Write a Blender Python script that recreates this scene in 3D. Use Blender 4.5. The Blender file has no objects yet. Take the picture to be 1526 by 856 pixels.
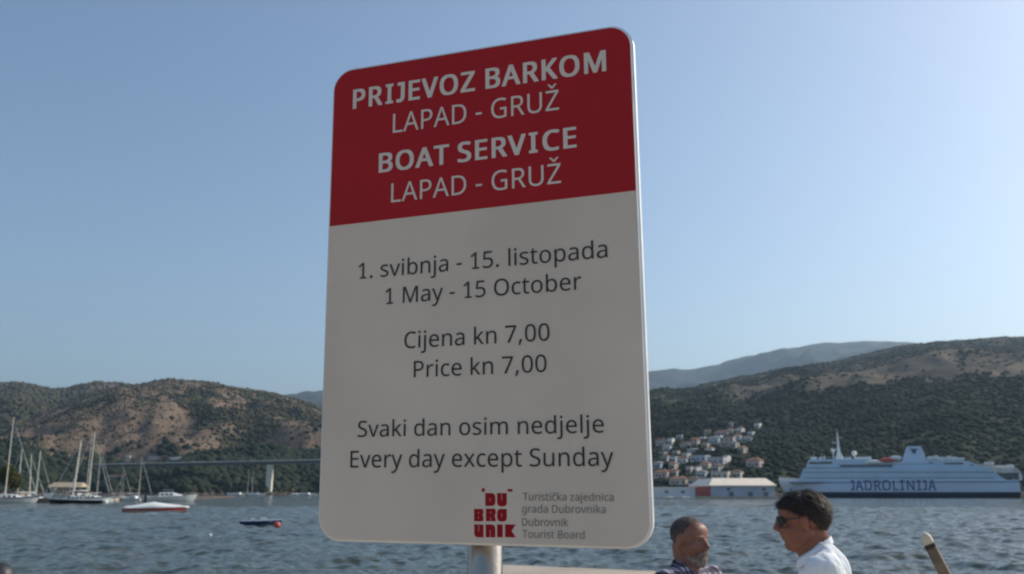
import bpy, bmesh, math, random
import numpy as np
from mathutils import Vector, Matrix, Euler
random.seed(7); rng = np.random.default_rng(11)
S = bpy.context.scene; COL = S.collection
R = math.radians

# ------------------------------------------------------------------ camera
F = 1393.0; HOR = 734.0; CAMZ = 2.7
PITCH = math.atan((HOR-428)/F)
cam = bpy.data.cameras.new('camera'); camo = bpy.data.objects.new('camera', cam); COL.objects.link(camo)
camo.location = (0, 0, CAMZ); camo.rotation_euler = (math.pi/2+PITCH, 0, 0)
cam.sensor_width = 36; cam.lens = F/1526*36; cam.clip_start = .05; cam.clip_end = 40000
cam.dof.use_dof = True; cam.dof.focus_distance = 1.95; cam.dof.aperture_fstop = 8.5
S.camera = camo
# ------------------------------------------------------------------ light
SUN_AZ, SUN_EL = 68, 35            # azimuth from +Y towards +X
w = bpy.data.worlds.new('World'); S.world = w; w.use_nodes = True
nt = w.node_tree; bg = nt.nodes['Background']; sky = nt.nodes.new('ShaderNodeTexSky')
sky.sky_type = 'NISHITA'; sky.sun_disc = False; sky.sun_elevation = R(SUN_EL); sky.sun_rotation = R(SUN_AZ)
sky.air_density = 1.0; sky.dust_density = 1.9; sky.ozone_density = 4.4; sky.altitude = 0
wb = nt.nodes.new('ShaderNodeMix'); wb.data_type = 'RGBA'; wb.blend_type = 'MULTIPLY'; wb.inputs[0].default_value = 1; wb.inputs[7].default_value = (1.07, 1.0, .885, 1)
nt.links.new(sky.outputs[0], wb.inputs[6]); nt.links.new(wb.outputs[2], bg.inputs[0]); bg.inputs[1].default_value = 0.15
sl = bpy.data.lights.new('sun', 'SUN'); slo = bpy.data.objects.new('sun', sl); COL.objects.link(slo)
sl.energy = 3.2; sl.angle = R(.53); sl.color = (1, .92, .78)
sd = Vector((math.sin(R(SUN_AZ))*math.cos(R(SUN_EL)), math.cos(R(SUN_AZ))*math.cos(R(SUN_EL)), math.sin(R(SUN_EL))))
slo.rotation_euler = sd.to_track_quat('Z', 'Y').to_euler()
S.view_settings.view_transform = 'Standard'; S.view_settings.look = 'None'; S.view_settings.gamma = 1
S.view_settings.exposure = 0.17
S.render.engine = 'CYCLES'; S.cycles.use_denoising = True; S.cycles.filter_width = 2.1
S.cycles.max_bounces = 6; S.cycles.volume_bounces = 0; S.cycles.caustics_reflective = False; S.cycles.caustics_refractive = False

# ------------------------------------------------------------------ helpers
FW = Vector((0, math.cos(PITCH), math.sin(PITCH))); UP = Vector((0, -math.sin(PITCH), math.cos(PITCH))); RT = Vector((1, 0, 0))
CP = Vector((0, 0, CAMZ))
def ray(x, y): return RT*((x-763)/F)+FW+UP*((428-y)/F)
def at(x, y, Y):
    d = ray(x, y); return CP+d*(Y/d.y)
def ground(x, y, z=0.0):
    d = ray(x, y); return CP+d*((z-CAMZ)/d.z)
def tag(o, label=None, cat=None, group=None, kind=None):
    if label: o['label'] = label
    if cat: o['category'] = cat
    if group: o['group'] = group
    if kind: o['kind'] = kind
    return o
def empty(name, loc, rz=0.0, label=None, cat=None, group=None):
    o = bpy.data.objects.new(name, None); COL.objects.link(o); o.location = loc; o.rotation_euler = (0, 0, rz)
    o.empty_display_size = .2
    return tag(o, label, cat, group)
def link(name, me, mat=None, parent=None, smooth=False, loc=None):
    o = bpy.data.objects.new(name, me); COL.objects.link(o)
    if mat and not me.materials: me.materials.append(mat)
    if parent: o.parent = parent
    if loc is not None: o.location = loc
    if smooth: me.shade_smooth()
    return o
def copy_tree(o, parent=None):
    c = o.copy(); COL.objects.link(c)
    if parent: c.parent = parent
    for ch in [k for k in bpy.data.objects if k.parent == o and k is not c]: copy_tree(ch, c)
    return c
def np_mesh(name, V, Fc):
    """V (n,3); Fc (m,k) same-size faces"""
    me = bpy.data.meshes.new(name); k = Fc.shape[1]
    me.vertices.add(len(V)); me.vertices.foreach_set('co', V.astype(np.float32).ravel())
    me.loops.add(Fc.size); me.loops.foreach_set('vertex_index', Fc.astype(np.int32).ravel())
    me.polygons.add(len(Fc)); me.polygons.foreach_set('loop_start', np.arange(0, Fc.size, k, dtype=np.int32))
    me.update(calc_edges=True); return me
def grid_faces(nu, nv):
    i = np.arange(nu-1)[:, None]*nv+np.arange(nv-1)[None, :]; i = i.ravel()
    return np.stack([i, i+nv, i+nv+1, i+1], 1)
class MB:
    def __init__(s): s.v = []; s.f = []; s.mi = []
    def add(s, V, Fs, mi=0):
        b = len(s.v); s.v += [tuple(p) for p in V]; s.f += [tuple(b+i for i in f) for f in Fs]; s.mi += [mi]*len(Fs); return s
    def box(s, c, d, rz=0, M=None, mi=0, taper=0):
        x, y, z = [k/2 for k in d]; V = []
        for sx, sy, sz in ((-1,-1,-1),(1,-1,-1),(1,1,-1),(-1,1,-1),(-1,-1,1),(1,-1,1),(1,1,1),(-1,1,1)):
            k = 1-taper if sz > 0 else 1
            p = Vector((sx*x*k, sy*y*k, sz*z))
            if rz: p = Matrix.Rotation(rz, 3, 'Z') @ p
            if M: p = M @ p
            V.append(p+Vector(c))
        return s.add(V, [(0,3,2,1),(4,5,6,7),(0,1,5,4),(1,2,6,5),(2,3,7,6),(3,0,4,7)], mi)
    def tube(s, p, q, r0, r1=None, n=8, mi=0):
        r1 = r0 if r1 is None else r1; p = Vector(p); q = Vector(q); a = (q-p).normalized()
        u = a.orthogonal().normalized(); w_ = a.cross(u); V = []
        for c, r in ((p, r0), (q, r1)):
            for i in range(n):
                t = 2*math.pi*i/n; V.append(c+u*(r*math.cos(t))+w_*(r*math.sin(t)))
        Fs = [(i, (i+1) % n, n+(i+1) % n, n+i) for i in range(n)]+[tuple(range(n-1, -1, -1)), tuple(range(n, 2*n))]
        return s.add(V, Fs, mi)
    def loft(s, rings, close=True, caps=True, mi=0):
        n = len(rings[0]); V = [p for r in rings for p in r]; Fs = []
        for k in range(len(rings)-1):
            for i in range(n if close else n-1):
                j = (i+1) % n; Fs.append((k*n+i, k*n+j, (k+1)*n+j, (k+1)*n+i))
        if caps: Fs += [tuple(range(n-1, -1, -1)), tuple((len(rings)-1)*n+i for i in range(n))]
        return s.add(V, Fs, mi)
    def ell(s, c, r, nu=16, nv=10, M=None, mi=0):
        V = []
        for j in range(nv+1):
            ph = math.pi*j/nv
            for i in range(nu):
                th = 2*math.pi*i/nu; p = Vector((r[0]*math.sin(ph)*math.cos(th), r[1]*math.sin(ph)*math.sin(th), r[2]*math.cos(ph)))
                if M: p = M @ p
                V.append(p+Vector(c))
        return s.add(V, [(j*nu+i, (j+1)*nu+i, (j+1)*nu+(i+1) % nu, j*nu+(i+1) % nu) for j in range(nv) for i in range(nu)], mi)
    def cap(s, p, q, r0, r1=None):
        """tapered capsule for remeshed bodies"""
        r1 = r0 if r1 is None else r1; p = Vector(p); q = Vector(q); n = max(3, int((q-p).length/.012))
        s.tube(p, q, r0, r1, 20); s.ell(p, (r0,)*3, 20, 12); s.ell(q, (r1,)*3, 20, 12); return s
    def prism(s, pts, y0, y1, mi=0):
        """outline in x,z extruded in y"""
        n = len(pts); V = [(x, y0, z) for x, z in pts]+[(x, y1, z) for x, z in pts]
        Fs = [tuple(range(n)), tuple(range(2*n-1, n-1, -1))]+[(i, n+i, n+(i+1) % n, (i+1) % n) for i in range(n)]
        return s.add(V, Fs, mi)
    def mesh(s, name, bevel=0, seg=2, weld=False):
        me = bpy.data.meshes.new(name); me.from_pydata(s.v, [], s.f)
        bm = bmesh.new(); bm.from_mesh(me)
        if weld: bmesh.ops.remove_doubles(bm, verts=bm.verts, dist=1e-5)
        bmesh.ops.recalc_face_normals(bm, faces=bm.faces)
        if bevel: bmesh.ops.bevel(bm, geom=[e for e in bm.edges if e.is_manifold and e.calc_face_angle(0) > .4], offset=bevel, segments=seg, affect='EDGES', clamp_overlap=True)
        bm.to_mesh(me); bm.free(); return me
    def build(s, name, mat, parent=None, bevel=0, seg=2, smooth=False, loc=None, weld=False):
        return link(name, s.mesh(name, bevel, seg, weld), mat, parent, smooth, loc)

# ------------------------------------------------------------------ letter outlines
GLYPH = {',': (215,[[85,-103,94,-84,102,-63,111,-42,120,-20,128,1,136,23,143,45,149,65,154,84,148,93,73,93,70,74,67,53,63,31,58,8,53,-15,49,-38,43,-61,38,-83,33,-103]]), '-': (258,[[226,184,226,246,32,246,32,184]]), '.': (215,[[107,-11,120,-10,132,-6,142,2,151,12,156,26,157,43,156,61,151,75,142,85,132,92,120,96,107,97,94,96,82,92,72,85,64,75,59,61,58,43,59,26,64,12,72,2,82,-6,94,-10]]), '0': (459,[[188,-4,229,-8,261,-6,290,1,316,12,339,27,359,47,376,70,390,97,401,128,409,163,415,201,418,242,419,287,417,346,410,399,399,446,382,486,361,520,335,547,304,566,269,578,229,581,186,578,149,566,119,547,93,520,73,486,58,446,48,399,41,346,39,287,42,229,48,176,60,129,76,88,97,54,122,27,153,8],[256,55,229,52,202,55,178,64,159,78,143,98,131,125,121,156,115,194,111,238,110,287,111,336,115,380,121,417,131,449,143,475,159,495,178,510,202,518,229,521,256,518,279,510,298,495,314,475,326,449,336,417,343,380,347,336,348,287,347,238,343,194,336,156,326,124,314,98,298,78,279,64]]), '1': (459,[[216,400,216,0,285,0,285,573,226,573,71,452,108,405,169,455,179,463,188,471,196,477,203,483,211,491,219,499,218,489,218,479,217,470,217,460,216,450,216,439,216,428,216,415]]), '5': (459,[[199,-8,242,-5,280,2,314,15,343,32,368,54,387,81,402,111,410,145,413,183,410,217,402,247,389,274,371,297,349,316,322,331,292,342,258,349,221,351,202,351,185,350,169,348,155,346,142,344,132,342,146,508,373,508,373,573,86,573,64,302,99,280,112,283,128,285,146,288,164,290,182,291,197,292,243,289,279,279,306,262,325,239,337,210,341,176,339,149,333,126,323,106,310,89,293,76,274,65,252,58,227,54,200,52,174,53,148,57,121,62,95,70,71,79,51,90,51,23,70,14,91,6,116,0,142,-4,170,-7]]), '7': (459,[[344,508,109,0,187,0,419,518,419,573,35,573,35,508]]), 'A': (512,[[368,177,437,0,512,0,289,575,224,575,0,0,73,0,141,177],[346,241,165,241,230,415,232,421,235,429,238,438,241,447,244,457,247,468,249,479,252,490,255,500,257,493,260,484,263,473,267,461,271,449,274,438,278,428,280,420,282,415]]), 'B': (521,[[279,0,318,2,354,8,385,19,413,33,436,52,454,74,467,100,475,130,478,163,476,191,470,215,461,236,448,253,433,267,415,279,395,288,373,295,350,300,350,304,372,309,392,317,409,328,424,340,437,354,446,371,453,389,457,409,459,431,453,478,434,515,404,541,361,558,307,569,241,573,78,573,78,0],[265,61,150,61,150,269,260,269,293,267,321,263,344,256,362,247,377,235,388,221,395,205,399,188,401,168,398,138,388,112,371,91,346,74,311,64],[256,329,150,329,150,511,245,511,289,509,324,502,351,490,369,474,380,451,384,423,381,394,372,371,357,352,334,339,300,331]]), 'C': (507,[[342,-7,369,-6,393,-2,416,2,438,8,460,15,460,78,438,72,416,66,394,62,371,58,347,56,322,55,281,58,244,68,213,83,186,105,164,132,147,164,135,200,128,241,125,286,127,321,131,353,139,383,149,410,162,434,178,456,196,474,217,490,241,502,266,510,294,516,323,517,348,516,372,513,394,508,415,501,435,494,453,486,482,547,460,557,435,565,409,572,381,577,353,580,324,581,281,578,242,571,206,559,174,543,145,523,120,499,99,471,81,440,67,406,57,369,51,329,49,287,52,230,62,178,78,131,101,90,130,56,166,28,208,8,257,-4,312,-8]]), 'D': (585,[[237,0,297,4,351,15,399,33,439,58,474,91,501,131,521,177,533,231,536,292,533,350,521,401,502,446,476,484,443,516,404,540,359,558,309,569,254,573,78,573,78,0],[228,62,150,62,150,511,244,511,287,508,327,500,361,487,391,469,416,444,435,415,449,379,457,337,460,289,454,220,434,164,402,119,357,87,299,68]]), 'E': (446,[[398,0,398,63,150,63,150,268,383,268,383,330,150,330,150,509,398,509,398,573,78,573,78,0]]), 'G': (584,[[362,-7,398,-5,431,-1,462,5,493,12,524,22,524,302,326,302,326,238,452,238,452,68,437,65,421,61,404,59,385,56,364,55,340,55,292,58,251,68,216,84,187,106,164,133,146,166,134,202,127,243,124,286,127,332,136,373,150,409,170,441,195,468,225,489,259,505,298,514,342,517,369,516,395,513,421,508,445,501,468,493,489,484,516,547,491,557,465,565,437,572,407,577,377,580,346,581,286,577,233,564,186,544,145,517,111,482,84,442,65,395,53,343,49,286,52,229,63,176,81,130,105,89,136,55,173,28,217,8,267,-4,323,-8]]), 'I': (272,[[239,0,239,42,172,57,172,515,239,531,239,573,32,573,32,531,99,515,99,57,32,42,32,0]]), 'J': (219,[[-27,-151,-16,-152,-3,-152,25,-150,52,-145,75,-135,96,-122,114,-104,128,-82,138,-56,144,-26,146,9,146,573,74,573,74,3,73,-19,69,-38,63,-53,54,-65,45,-74,33,-81,21,-85,8,-88,-5,-89,-15,-89,-25,-88,-35,-87,-45,-85,-54,-83,-63,-81,-63,-142,-55,-145,-46,-147,-37,-150]]), 'K': (496,[[150,0,150,222,209,273,411,0,496,0,261,323,488,573,403,573,249,399,232,381,215,363,199,345,182,327,166,308,150,290,150,573,78,573,78,0]]), 'L': (420,[[400,0,400,64,150,64,150,573,78,573,78,0]]), 'M': (727,[[330,0,390,0,581,501,584,501,583,489,582,475,581,460,580,443,580,426,579,408,579,389,578,371,578,352,578,0,650,0,650,573,544,573,364,103,361,103,184,573,78,573,78,0,144,0,144,347,144,367,144,387,144,407,143,426,142,444,142,461,141,477,140,490,139,502,142,502]]), 'N': (609,[[447,0,532,0,532,573,464,573,464,249,464,232,465,213,466,193,466,173,467,155,468,137,469,121,469,109,470,99,467,99,161,573,78,573,78,0,144,0,144,320,144,340,144,359,143,378,142,397,142,415,141,432,140,448,139,462,138,476,141,476]]), 'O': (626,[[271,-6,314,-8,355,-6,393,1,428,13,459,29,486,49,510,73,531,101,547,132,561,166,570,204,576,244,577,287,574,344,564,396,547,442,524,483,495,517,459,545,417,565,369,577,314,581,258,577,208,565,166,545,130,517,100,482,78,442,62,396,52,344,49,288,51,245,56,204,65,167,78,132,94,101,114,73,138,49,165,29,196,13,232,1],[354,58,314,55,273,58,238,67,207,83,182,104,161,131,145,163,134,200,127,241,125,287,127,333,134,374,145,411,161,443,182,469,207,490,238,506,274,515,314,518,373,511,421,491,456,457,481,411,496,354,501,287,499,241,492,200,481,163,465,131,445,104,420,83,390,67]]), 'P': (485,[[150,0,150,223,216,223,256,225,292,230,324,238,351,249,375,262,395,278,411,296,423,316,433,336,439,358,443,381,444,404,439,454,421,495,393,528,352,553,297,568,229,573,78,573,78,0],[208,285,150,285,150,511,223,511,269,508,306,499,334,484,354,462,366,435,370,401,368,375,362,352,352,334,338,318,320,306,298,296,272,290,242,286]]), 'R': (499,[[264,237,403,0,487,0,330,257,349,264,367,274,385,285,401,298,415,315,427,334,437,356,442,381,444,410,442,444,434,474,422,500,404,522,381,540,353,555,320,565,281,571,236,573,78,573,78,0,150,0,150,237],[236,298,150,298,150,510,232,510,261,509,287,505,310,500,328,491,343,480,355,467,363,450,368,430,370,407,366,374,355,347,338,325,312,310,278,301]]), 'S': (440,[[157,-7,177,-8,198,-8,238,-6,274,1,307,11,335,26,359,44,378,66,392,92,400,121,403,153,401,181,395,206,385,228,371,247,353,264,332,279,307,293,278,306,246,318,217,330,193,341,172,351,156,362,143,373,133,386,126,400,122,416,121,434,122,450,126,464,133,478,142,489,155,499,169,507,187,513,207,516,229,517,254,516,278,513,302,508,325,502,346,495,366,487,389,549,367,558,343,565,318,572,290,577,262,580,231,581,197,579,165,573,136,563,110,550,89,533,71,513,58,490,51,464,48,435,49,413,52,393,57,375,65,359,74,344,85,330,98,317,114,305,131,294,151,284,172,274,196,265,228,253,255,241,277,230,295,218,308,207,318,194,325,180,329,164,330,147,329,129,324,113,316,98,305,85,290,74,273,66,252,60,228,56,201,55,171,56,142,59,113,65,86,72,62,80,41,88,41,19,54,14,68,9,83,4,100,1,118,-2,137,-5]]), 'T': (446,[[259,0,259,509,437,509,437,573,8,573,8,509,187,509,187,0]]), 'U': (586,[[225,-2,290,-8,338,-5,380,4,416,20,446,40,470,65,489,95,503,128,511,164,513,202,513,573,442,573,442,202,440,174,435,149,427,126,415,105,399,88,379,73,355,63,327,57,294,55,248,59,211,72,182,93,161,122,148,158,144,201,144,573,72,573,72,204,78,144,97,93,128,50,171,18]]), 'V': (481,[[204,0,277,0,481,573,405,573,277,207,271,191,267,176,262,161,257,147,253,133,250,119,246,106,243,93,241,80,238,93,235,106,231,119,228,132,224,146,220,160,215,175,210,190,204,205,75,573,0,573]]), 'Z': (459,[[30,55,30,0,427,0,427,64,118,64,419,518,419,573,40,573,40,508,332,508]]), 'a': (450,[[148,-7,172,-8,195,-7,216,-5,234,-1,250,5,265,13,279,22,292,33,304,46,317,61,320,61,334,0,385,0,385,293,381,338,368,375,347,403,318,422,279,433,231,437,204,436,177,432,151,426,126,419,104,410,84,400,106,347,124,355,143,363,163,370,183,376,205,379,227,380,253,378,275,371,293,359,306,342,313,317,316,285,316,259,243,257,179,251,127,238,87,219,59,192,43,159,37,119,39,92,45,68,55,48,68,30,84,16,103,6,124,-2],[188,49,167,51,148,56,132,66,120,79,112,97,110,119,113,144,124,165,141,182,167,195,204,203,252,208,315,210,315,172,311,134,299,103,279,79,253,62,223,52]]), 'b': (493,[[272,-8,306,-5,337,3,365,17,390,36,410,61,427,91,439,127,447,168,449,215,444,283,428,338,401,381,365,412,322,431,272,437,240,435,213,429,189,419,169,405,153,390,139,373,135,373,136,383,137,396,138,410,138,426,139,443,139,461,139,609,68,609,68,0,119,0,133,55,139,55,153,38,169,24,189,10,213,0,240,-6],[261,51,219,55,187,69,165,93,150,125,142,165,139,214,139,217,140,252,144,282,150,308,159,330,172,348,188,361,207,371,231,377,260,379,296,374,325,360,348,338,363,306,373,265,376,216,373,166,363,126,348,93,325,69,297,55]]), 'c': (385,[[204,-5,241,-8,264,-7,285,-5,304,-2,320,3,336,8,351,15,351,78,336,71,319,65,302,60,283,56,262,54,240,53,214,55,191,61,172,71,155,86,141,104,131,126,123,152,119,181,117,213,119,247,123,277,131,303,141,325,155,343,172,358,193,368,217,374,244,376,259,375,275,373,292,370,308,365,323,361,337,356,358,415,344,421,328,426,309,431,288,435,267,437,245,438,208,435,174,428,142,415,114,396,90,372,71,342,56,305,47,262,44,213,47,165,55,123,69,87,88,58,112,34,139,15,170,2]]), 'd': (493,[[242,-7,262,-4,279,1,296,7,310,15,323,24,335,35,345,46,354,58,358,58,368,0,425,0,425,609,354,609,354,438,355,429,355,418,356,405,358,393,359,383,359,374,354,374,345,386,335,397,323,407,310,416,296,423,280,429,262,434,243,437,221,438,171,432,128,413,93,381,66,338,49,282,44,214,49,146,65,91,92,48,128,17,171,-2,221,-8],[273,55,232,51,197,55,168,69,146,93,130,125,120,165,117,213,120,260,130,300,146,334,168,359,196,374,231,379,274,375,306,360,329,336,343,304,352,263,355,213,355,200,352,154,343,117,328,88,305,67]]), 'e': (452,[[212,-5,251,-8,279,-7,304,-5,327,-1,349,4,370,11,392,20,392,82,370,73,348,66,327,60,305,56,280,53,254,52,215,56,181,69,154,90,134,119,122,157,117,201,411,201,411,244,409,281,402,315,390,346,374,373,354,396,329,414,301,427,269,435,234,438,198,435,164,426,134,411,108,390,86,364,68,333,55,297,47,257,44,212,47,167,56,126,70,91,90,61,114,36,143,17,176,3],[338,257,119,257,125,293,137,323,154,348,175,366,202,377,233,380,256,378,276,373,292,364,306,353,318,338,326,322,333,302,336,281]]), 'g': (493,[[233,-192,274,-190,310,-183,341,-172,367,-155,388,-135,404,-109,416,-80,423,-46,425,-7,425,430,369,430,359,373,355,373,338,393,319,409,297,422,273,431,248,436,221,438,169,431,126,411,91,377,65,332,49,278,44,214,49,149,65,95,91,51,126,18,170,-2,221,-8,250,-6,275,-1,299,8,320,21,338,37,354,57,358,57,357,51,357,43,356,32,356,21,355,11,355,4,355,-13,352,-48,341,-77,324,-101,300,-119,271,-130,237,-134,206,-133,177,-130,149,-125,123,-118,99,-110,78,-100,78,-165,99,-174,122,-180,147,-186,174,-189,202,-192],[253,51,232,50,197,54,169,68,146,92,130,124,120,165,117,213,119,247,123,277,130,303,140,326,153,344,169,359,187,370,207,376,230,379,257,377,281,371,302,362,319,348,332,331,343,309,350,282,355,251,356,214,356,197,355,173,353,151,349,131,343,113,336,98,326,85,315,74,303,65,288,58,271,53]]), 'i': (207,[[93,502,104,501,115,502,124,506,133,512,140,521,144,532,145,546,144,560,140,572,133,580,124,586,115,590,104,591,93,590,83,586,75,580,68,572,64,560,63,546,64,532,68,521,75,512,83,506],[139,0,139,430,68,430,68,0]]), 'j': (207,[[93,502,104,501,115,502,124,506,133,512,140,521,144,532,145,546,144,560,140,572,133,580,124,586,115,590,104,591,93,590,83,586,75,580,68,572,64,560,63,546,64,532,68,521,75,512,83,506],[-7,-191,5,-192,18,-192,44,-191,67,-186,87,-177,103,-166,116,-151,126,-133,133,-113,137,-90,139,-64,139,430,68,430,68,-67,66,-90,61,-108,51,-120,39,-128,25,-132,9,-134,-1,-134,-10,-133,-19,-132,-28,-130,-36,-128,-44,-126,-44,-183,-36,-185,-27,-188,-18,-190]]), 'k': (428,[[138,0,138,158,187,200,336,0,421,0,235,246,409,430,326,430,189,285,184,279,178,272,172,264,165,256,159,248,152,240,146,232,142,226,138,221,135,221,135,232,136,244,137,257,137,270,138,282,138,291,138,609,68,609,68,0]]), 'l': (207,[[139,0,139,609,68,609,68,0]]), 'm': (750,[[139,0,139,223,140,255,144,283,150,308,158,329,170,347,185,360,204,370,227,377,253,379,272,377,289,374,303,367,315,359,325,347,332,333,337,317,341,298,342,277,342,0,411,0,411,237,414,280,423,315,438,342,460,362,490,374,528,379,555,376,577,367,594,353,606,333,613,308,615,277,615,0,685,0,685,280,681,330,669,371,649,401,621,421,584,434,540,438,512,436,486,430,461,420,438,406,418,388,402,366,398,366,386,388,369,406,349,420,325,430,298,436,266,438,249,437,233,435,217,431,201,425,186,418,173,409,160,398,149,385,140,371,136,371,125,430,68,430,68,0]]), 'n': (496,[[139,0,139,223,142,269,151,308,166,338,189,361,222,374,265,379,295,376,319,367,338,353,351,333,358,307,361,275,361,0,431,0,431,280,426,330,413,371,391,401,361,421,322,434,275,438,257,437,239,435,222,431,206,425,190,418,175,409,162,398,150,385,140,371,136,371,125,430,68,430,68,0]]), 'o': (485,[[241,-8,271,-6,299,-1,324,7,348,18,369,33,388,51,404,71,417,95,428,121,436,150,440,181,442,216,439,261,431,301,417,336,398,367,374,392,347,412,316,426,281,435,244,438,204,435,169,426,137,412,110,392,87,367,68,336,55,301,47,261,44,216,46,181,51,150,59,121,70,95,84,71,100,51,119,33,140,18,163,7,188,-1,214,-6],[270,53,243,51,216,53,192,59,172,71,155,86,141,105,130,128,123,154,119,184,117,216,120,263,130,303,147,335,171,359,202,374,242,379,270,376,294,370,314,359,331,344,345,325,355,303,363,277,367,248,369,216,367,184,363,154,356,128,345,105,331,86,314,71,294,59]]), 'p': (493,[[139,-192,139,-16,139,-5,138,7,137,20,136,33,135,45,134,55,139,55,148,44,158,33,170,24,182,15,197,7,213,1,231,-4,251,-7,272,-8,306,-5,337,3,365,17,390,37,410,62,427,93,439,129,447,170,449,216,444,284,428,339,401,383,365,413,322,432,273,438,251,437,231,434,213,429,197,422,182,414,170,405,158,394,148,383,139,371,136,371,126,430,68,430,68,-192],[261,51,233,53,208,59,188,70,172,85,159,103,150,126,144,152,140,182,139,216,139,229,141,261,145,289,152,313,161,333,174,349,190,362,210,371,233,377,260,379,296,374,325,359,348,334,363,302,373,262,376,217,375,186,371,157,364,131,354,108,341,88,326,72,308,60,286,53]]), 'r': (331,[[139,0,139,229,140,251,143,270,149,289,156,305,166,321,176,334,189,346,202,355,217,363,232,369,248,373,264,374,271,374,279,373,287,372,296,371,303,370,310,368,319,433,312,435,304,436,295,437,286,437,277,438,269,438,249,437,231,433,214,426,198,418,183,407,170,395,158,381,147,367,137,351,134,351,126,430,68,430,68,0]]), 's': (384,[[176,-8,210,-6,241,-2,268,6,292,18,311,32,327,49,339,69,346,92,348,119,346,140,341,159,333,176,321,191,306,203,289,215,268,226,245,236,219,246,193,256,172,266,154,274,139,282,127,290,119,298,113,307,109,317,108,328,111,343,118,356,131,366,149,374,171,379,197,380,218,379,238,377,258,372,278,366,297,360,315,353,339,409,319,417,298,424,275,430,252,434,228,437,202,438,157,435,118,425,85,408,61,386,46,358,41,324,43,302,48,283,57,266,69,252,84,239,103,228,124,217,148,206,174,196,200,185,222,176,239,167,253,158,264,150,271,141,276,132,279,123,280,112,277,94,269,79,256,66,236,57,211,51,178,49,153,50,128,54,104,60,81,67,60,75,42,83,42,19,59,11,78,5,99,-1,122,-5,148,-7]]), 't': (289,[[178,-7,200,-8,213,-8,226,-6,240,-4,253,-2,263,1,272,5,272,59,264,56,255,54,245,53,233,51,222,50,212,50,193,52,177,58,163,69,153,83,146,103,144,127,144,375,269,375,269,430,144,430,144,528,103,528,75,437,13,409,13,375,74,375,74,125,76,93,82,66,91,44,104,27,120,13,138,4,157,-3]]), 'u': (496,[[187,-6,220,-8,238,-7,256,-5,273,-1,290,4,306,11,321,20,334,31,346,43,356,57,359,57,370,0,427,0,427,430,357,430,357,206,356,175,352,146,345,121,336,100,323,82,306,69,285,59,260,53,230,51,200,53,176,62,158,76,145,96,137,122,135,153,135,430,63,430,63,148,65,114,71,85,81,59,95,38,112,21,134,8,159,-1]]), 'v': (407,[[163,0,244,0,407,430,332,430,241,176,237,165,232,152,227,138,222,124,218,110,214,96,210,84,207,72,204,63,201,63,199,72,197,83,193,96,189,109,185,123,180,137,176,151,171,164,167,176,75,430,0,430]]), 'x': (424,[[213,172,330,0,410,0,253,220,402,430,322,430,213,268,102,430,22,430,170,220,14,0,94,0]]), 'y': (409,[[44,-192,55,-192,67,-192,94,-191,117,-185,138,-176,157,-164,173,-148,188,-130,201,-108,213,-85,224,-59,409,430,333,430,245,186,238,164,231,142,224,121,217,100,212,83,209,68,205,68,203,80,200,92,196,105,193,117,188,130,184,144,179,157,174,171,169,185,76,430,1,430,174,-2,152,-59,145,-73,138,-87,130,-99,121,-110,110,-118,99,-126,86,-131,72,-134,56,-135,47,-135,38,-134,30,-133,22,-132,15,-131,9,-130,9,-186,16,-188,25,-189,34,-190]]), 'z': (377,[[31,47,31,0,346,0,346,55,112,55,340,377,340,430,45,430,45,375,262,375]]), 'č': (385,[[263,486,270,499,280,512,291,526,303,540,315,554,328,568,341,581,353,593,363,604,363,614,314,614,299,605,285,594,270,581,255,568,241,555,226,540,213,555,198,568,184,581,169,594,154,605,140,614,92,614,92,604,102,593,114,581,126,568,139,554,151,540,163,526,174,512,183,499,191,486],[204,-5,241,-8,264,-7,285,-5,304,-2,320,3,336,8,351,15,351,78,336,71,319,65,302,60,283,56,262,54,240,53,214,55,191,61,172,71,155,86,141,104,131,126,123,152,119,181,117,213,119,247,123,277,131,303,141,325,155,343,172,358,193,368,217,374,244,376,259,375,275,373,292,370,308,365,323,361,337,356,358,415,344,421,328,426,309,431,288,435,267,437,245,438,208,435,174,428,142,415,114,396,90,372,71,342,56,305,47,262,44,213,47,165,55,123,69,87,88,58,112,34,139,15,170,2]]), 'Ž': (459,[[268,629,275,641,284,655,296,668,308,683,320,697,333,711,346,724,357,736,368,747,368,757,318,757,304,747,290,736,275,724,260,711,245,697,231,683,217,697,203,711,188,724,174,736,159,747,145,757,97,757,97,747,107,736,118,724,131,711,143,697,156,683,168,668,179,655,188,641,196,629],[30,55,30,0,427,0,427,64,118,64,419,518,419,573,40,573,40,508,332,508]])}
SPACE = 209
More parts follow.
